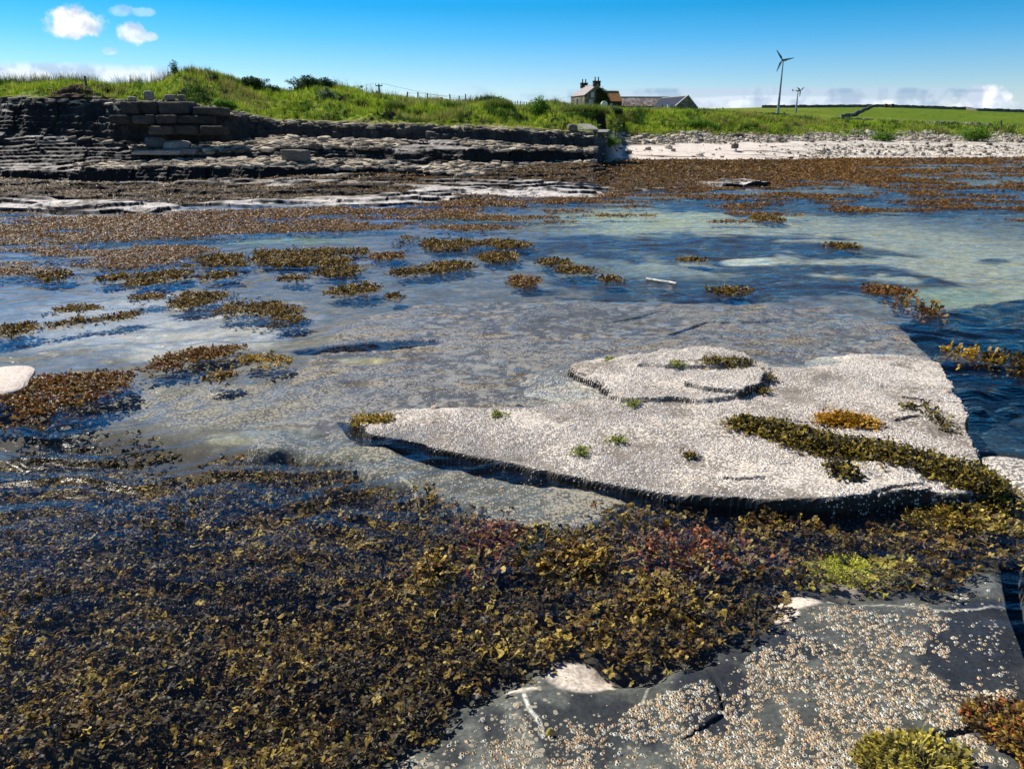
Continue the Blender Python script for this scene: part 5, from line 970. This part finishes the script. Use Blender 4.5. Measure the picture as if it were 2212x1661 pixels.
# ================================================================ SKY, SUN, CAMERA
SUN_EL, SUN_AZ = 47., math.atan2(-.75, .66)      # compass angle from +Y towards +X
def world():
    w = bpy.data.worlds.new('World'); SC.world = w; w.use_nodes = True; nt = w.node_tree; L = nt.links; bg = nt.nodes['Background']
    sky = N(nt, 'ShaderNodeTexSky', sky_type='NISHITA'); sky.sun_disc = False; sky.sun_elevation = math.radians(SUN_EL); sky.sun_rotation = SUN_AZ; sky.air_density = 1.; sky.dust_density = .3; sky.ozone_density = 2.
    tc = N(nt, 'ShaderNodeTexCoord'); sx = N(nt, 'ShaderNodeSeparateXYZ'); L.new(tc.outputs['Generated'], sx.inputs[0])
    ramp = N(nt, 'ShaderNodeValToRGB'); e = ramp.color_ramp.elements
    e[0].position = 0.; e[0].color = (.68, .75, .90, 1); e[1].position = 1.; e[1].color = (.09, .19, .30, 1)
    for p_, c_ in SKYR:
        q = e.new(p_); q.color = (*c_, 1)
    L.new(sx.outputs['Z'], ramp.inputs[0])
    mu = N(nt, 'ShaderNodeMix', data_type='RGBA', blend_type='MULTIPLY'); mu.inputs[0].default_value = 1.; L.new(sky.outputs[0], mu.inputs[6]); L.new(ramp.outputs[0], mu.inputs[7])
    col = mu.outputs[2]
    # position of a sky direction: (x/y, z/y); only the sky in front of the shore has these clouds
    def M_(op, a, b=None, clamp=False, c=None):
        n = N(nt, 'ShaderNodeMath', operation=op, use_clamp=clamp)
        for i, v in enumerate((a, b, c)):
            if v is None: continue
            if isinstance(v, (int, float)): n.inputs[i].default_value = v
            else: L.new(v, n.inputs[i])
        return n.outputs[0]
    yy = M_('MAXIMUM', sx.outputs['Y'], .05); px_ = M_('DIVIDE', sx.outputs['X'], yy); pz_ = M_('DIVIDE', sx.outputs['Z'], yy)
    cb = N(nt, 'ShaderNodeCombineXYZ'); L.new(px_, cb.inputs[0]); L.new(pz_, cb.inputs[1])
    no = N(nt, 'ShaderNodeTexNoise', **{'Scale': 55., 'Detail': 6., 'Roughness': .6}); L.new(cb.outputs[0], no.inputs['Vector'])
    mp = N(nt, 'ShaderNodeMapping'); mp.inputs['Scale'].default_value = (5., 60., 1.); L.new(cb.outputs[0], mp.inputs['Vector']); ns = N(nt, 'ShaderNodeTexNoise', **{'Scale': 1.6, 'Detail': 5.}); L.new(mp.outputs[0], ns.inputs['Vector'])
    lo = N(nt, 'ShaderNodeTexNoise', **{'Scale': 38., 'Detail': 3.}); L.new(cb.outputs[0], lo.inputs['Vector'])
    shm = N(nt, 'ShaderNodeMapRange', **{'From Min': .40, 'From Max': .56}); L.new(lo.outputs[0], shm.inputs['Value']); shade = shm.outputs[0]
    def dirp(x, row):
        v = np.array([x - CX, F * cp + (CY - row) * sp, -F * sp + (CY - row) * cp]); return v[0] / v[1], v[2] / v[1]
    def cloud(col, x, row, rx, ry, color, op, soft=.75, nz=no.outputs[0], na=3.0, flatb=False):
        a, b = dirp(x, row); rx_ = rx / F / .948; ry_ = ry / F / .9
        dx = M_('MULTIPLY', M_('SUBTRACT', px_, a), 1 / rx_); dz = M_('MULTIPLY', M_('SUBTRACT', pz_, b), 1 / ry_)
        if flatb: dz = M_('MULTIPLY', dz, M_('ADD', 1.0, M_('MULTIPLY', M_('LESS_THAN', dz, 0.), .7)))
        d = M_('ADD', M_('MULTIPLY', dx, dx), M_('MULTIPLY', dz, dz)); d = M_('ADD', d, M_('MULTIPLY', M_('SUBTRACT', nz, .5), na))
        mr = N(nt, 'ShaderNodeMapRange', interpolation_type='SMOOTHSTEP'); mr.inputs['From Min'].default_value = 1 + soft; mr.inputs['From Max'].default_value = 1 - soft; L.new(d, mr.inputs['Value']); mr.inputs['To Min'].default_value = 0; mr.inputs['To Max'].default_value = op
        mx = N(nt, 'ShaderNodeMix', data_type='RGBA'); L.new(mr.outputs[0], mx.inputs[0]); L.new(col, mx.inputs[6]); cs = N(nt, 'ShaderNodeMix', data_type='RGBA'); L.new(shade, cs.inputs[0]); cs.inputs[6].default_value = (*[c * k / SKY_ST for c, k in zip(color, (.62, .70, .82))], 1); cs.inputs[7].default_value = (*[c * 1.04 / SKY_ST for c in color], 1); L.new(cs.outputs[2], mx.inputs[7]); return mx.outputs[2]
    for c_ in CLOUDS: 
        c_ = list(c_); kw = c_[7] if len(c_) > 7 else {}
        if kw.pop('streak', False): kw['nz'] = ns.outputs[0]
        col = cloud(col, *c_[:7][:4], c_[4], c_[5], c_[6], **kw)
    L.new(col, bg.inputs[0]); bg.inputs[1].default_value = SKY_ST
SKY_ST = .12
SKYR = [(.02, (.68, .76, .93)), (.06, (.40, .63, .88)), (.10, (.16, .53, .84)), (.135, (.04, .45, .74)), (.16, (.05, .52, .95)), (.30, (.06, .33, .70)), (.55, (.08, .24, .42))]
W_, LV = (.78, .79, .82), (.50, .58, .70)
CLOUDS = [(160, 58, 50, 30, W_, 1., .6, {'flatb': True}), (285, 72, 26, 18, W_, .8, .5), (328, 80, 12, 8, W_, .6, .5), (262, 24, 20, 9, (.6, .75, .88), .5, .6), (310, 27, 20, 7, (.6, .75, .88), .4, .6), (238, 111, 16, 6, (.65, .77, .88), .5, .6),
          (60, 178, 400, 30, (.66, .72, .78), .85, .4, {'streak': True, 'na': 1.2}), (150, 163, 220, 6, (.7, .75, .8), .5, .5, {'streak': True}),
          (1010, 203, 40, 14, (.42, .58, .74), .35, .7), (1180, 214, 90, 10, (.42, .58, .74), .4, .7), (1720, 210, 420, 17, (.42, .50, .64), .55, .4, {'streak': True, 'na': 1.5}), (1720, 221, 300, 9, (.62, .68, .78), .55, .5, {'streak': True}), (1620, 226, 60, 7, (.7, .75, .8), .7, .5),
          (1905, 229, 25, 9, (.9, .92, .95), .8, .5), (2125, 216, 48, 22, W_, .95, .45), (2095, 232, 40, 10, W_, .8, .5), (2195, 232, 40, 9, (.5, .6, .7), .6, .6), (1730, 196, 420, 5, (.40, .50, .64), .5, .6, {'streak': True})]
EXPO = 0.4
world()
sd_ = bpy.data.lights.new('sun', 'SUN'); sd_.energy = 5.; sd_.angle = math.radians(.5); sd_.color = (1., .95, .87); so = bpy.data.objects.new('sun', sd_); COL.objects.link(so)
from mathutils import Vector
dv = Vector((math.sin(SUN_AZ) * math.cos(math.radians(SUN_EL)), math.cos(SUN_AZ) * math.cos(math.radians(SUN_EL)), math.sin(math.radians(SUN_EL))))
so.rotation_euler = dv.to_track_quat('Z', 'Y').to_euler()
cam = bpy.data.cameras.new('camera'); co = bpy.data.objects.new('camera', cam); COL.objects.link(co); co.location = (0, 0, H); co.rotation_euler = (math.pi / 2 - PIT, 0, 0)
cam.sensor_width = 36.; cam.lens = 36. * F / 2212.; cam.clip_end = 5000.; cam.clip_start = .05; SC.camera = co
SC.view_settings.view_transform = 'Standard'; SC.view_settings.look = 'None'; SC.view_settings.exposure = EXPO; SC.view_settings.gamma = 1.
SC.cycles.sample_clamp_direct = 2.5; SC.cycles.max_bounces = 6; SC.cycles.transparent_max_bounces = 10; SC.cycles.caustics_reflective = False; SC.cycles.caustics_refractive = False
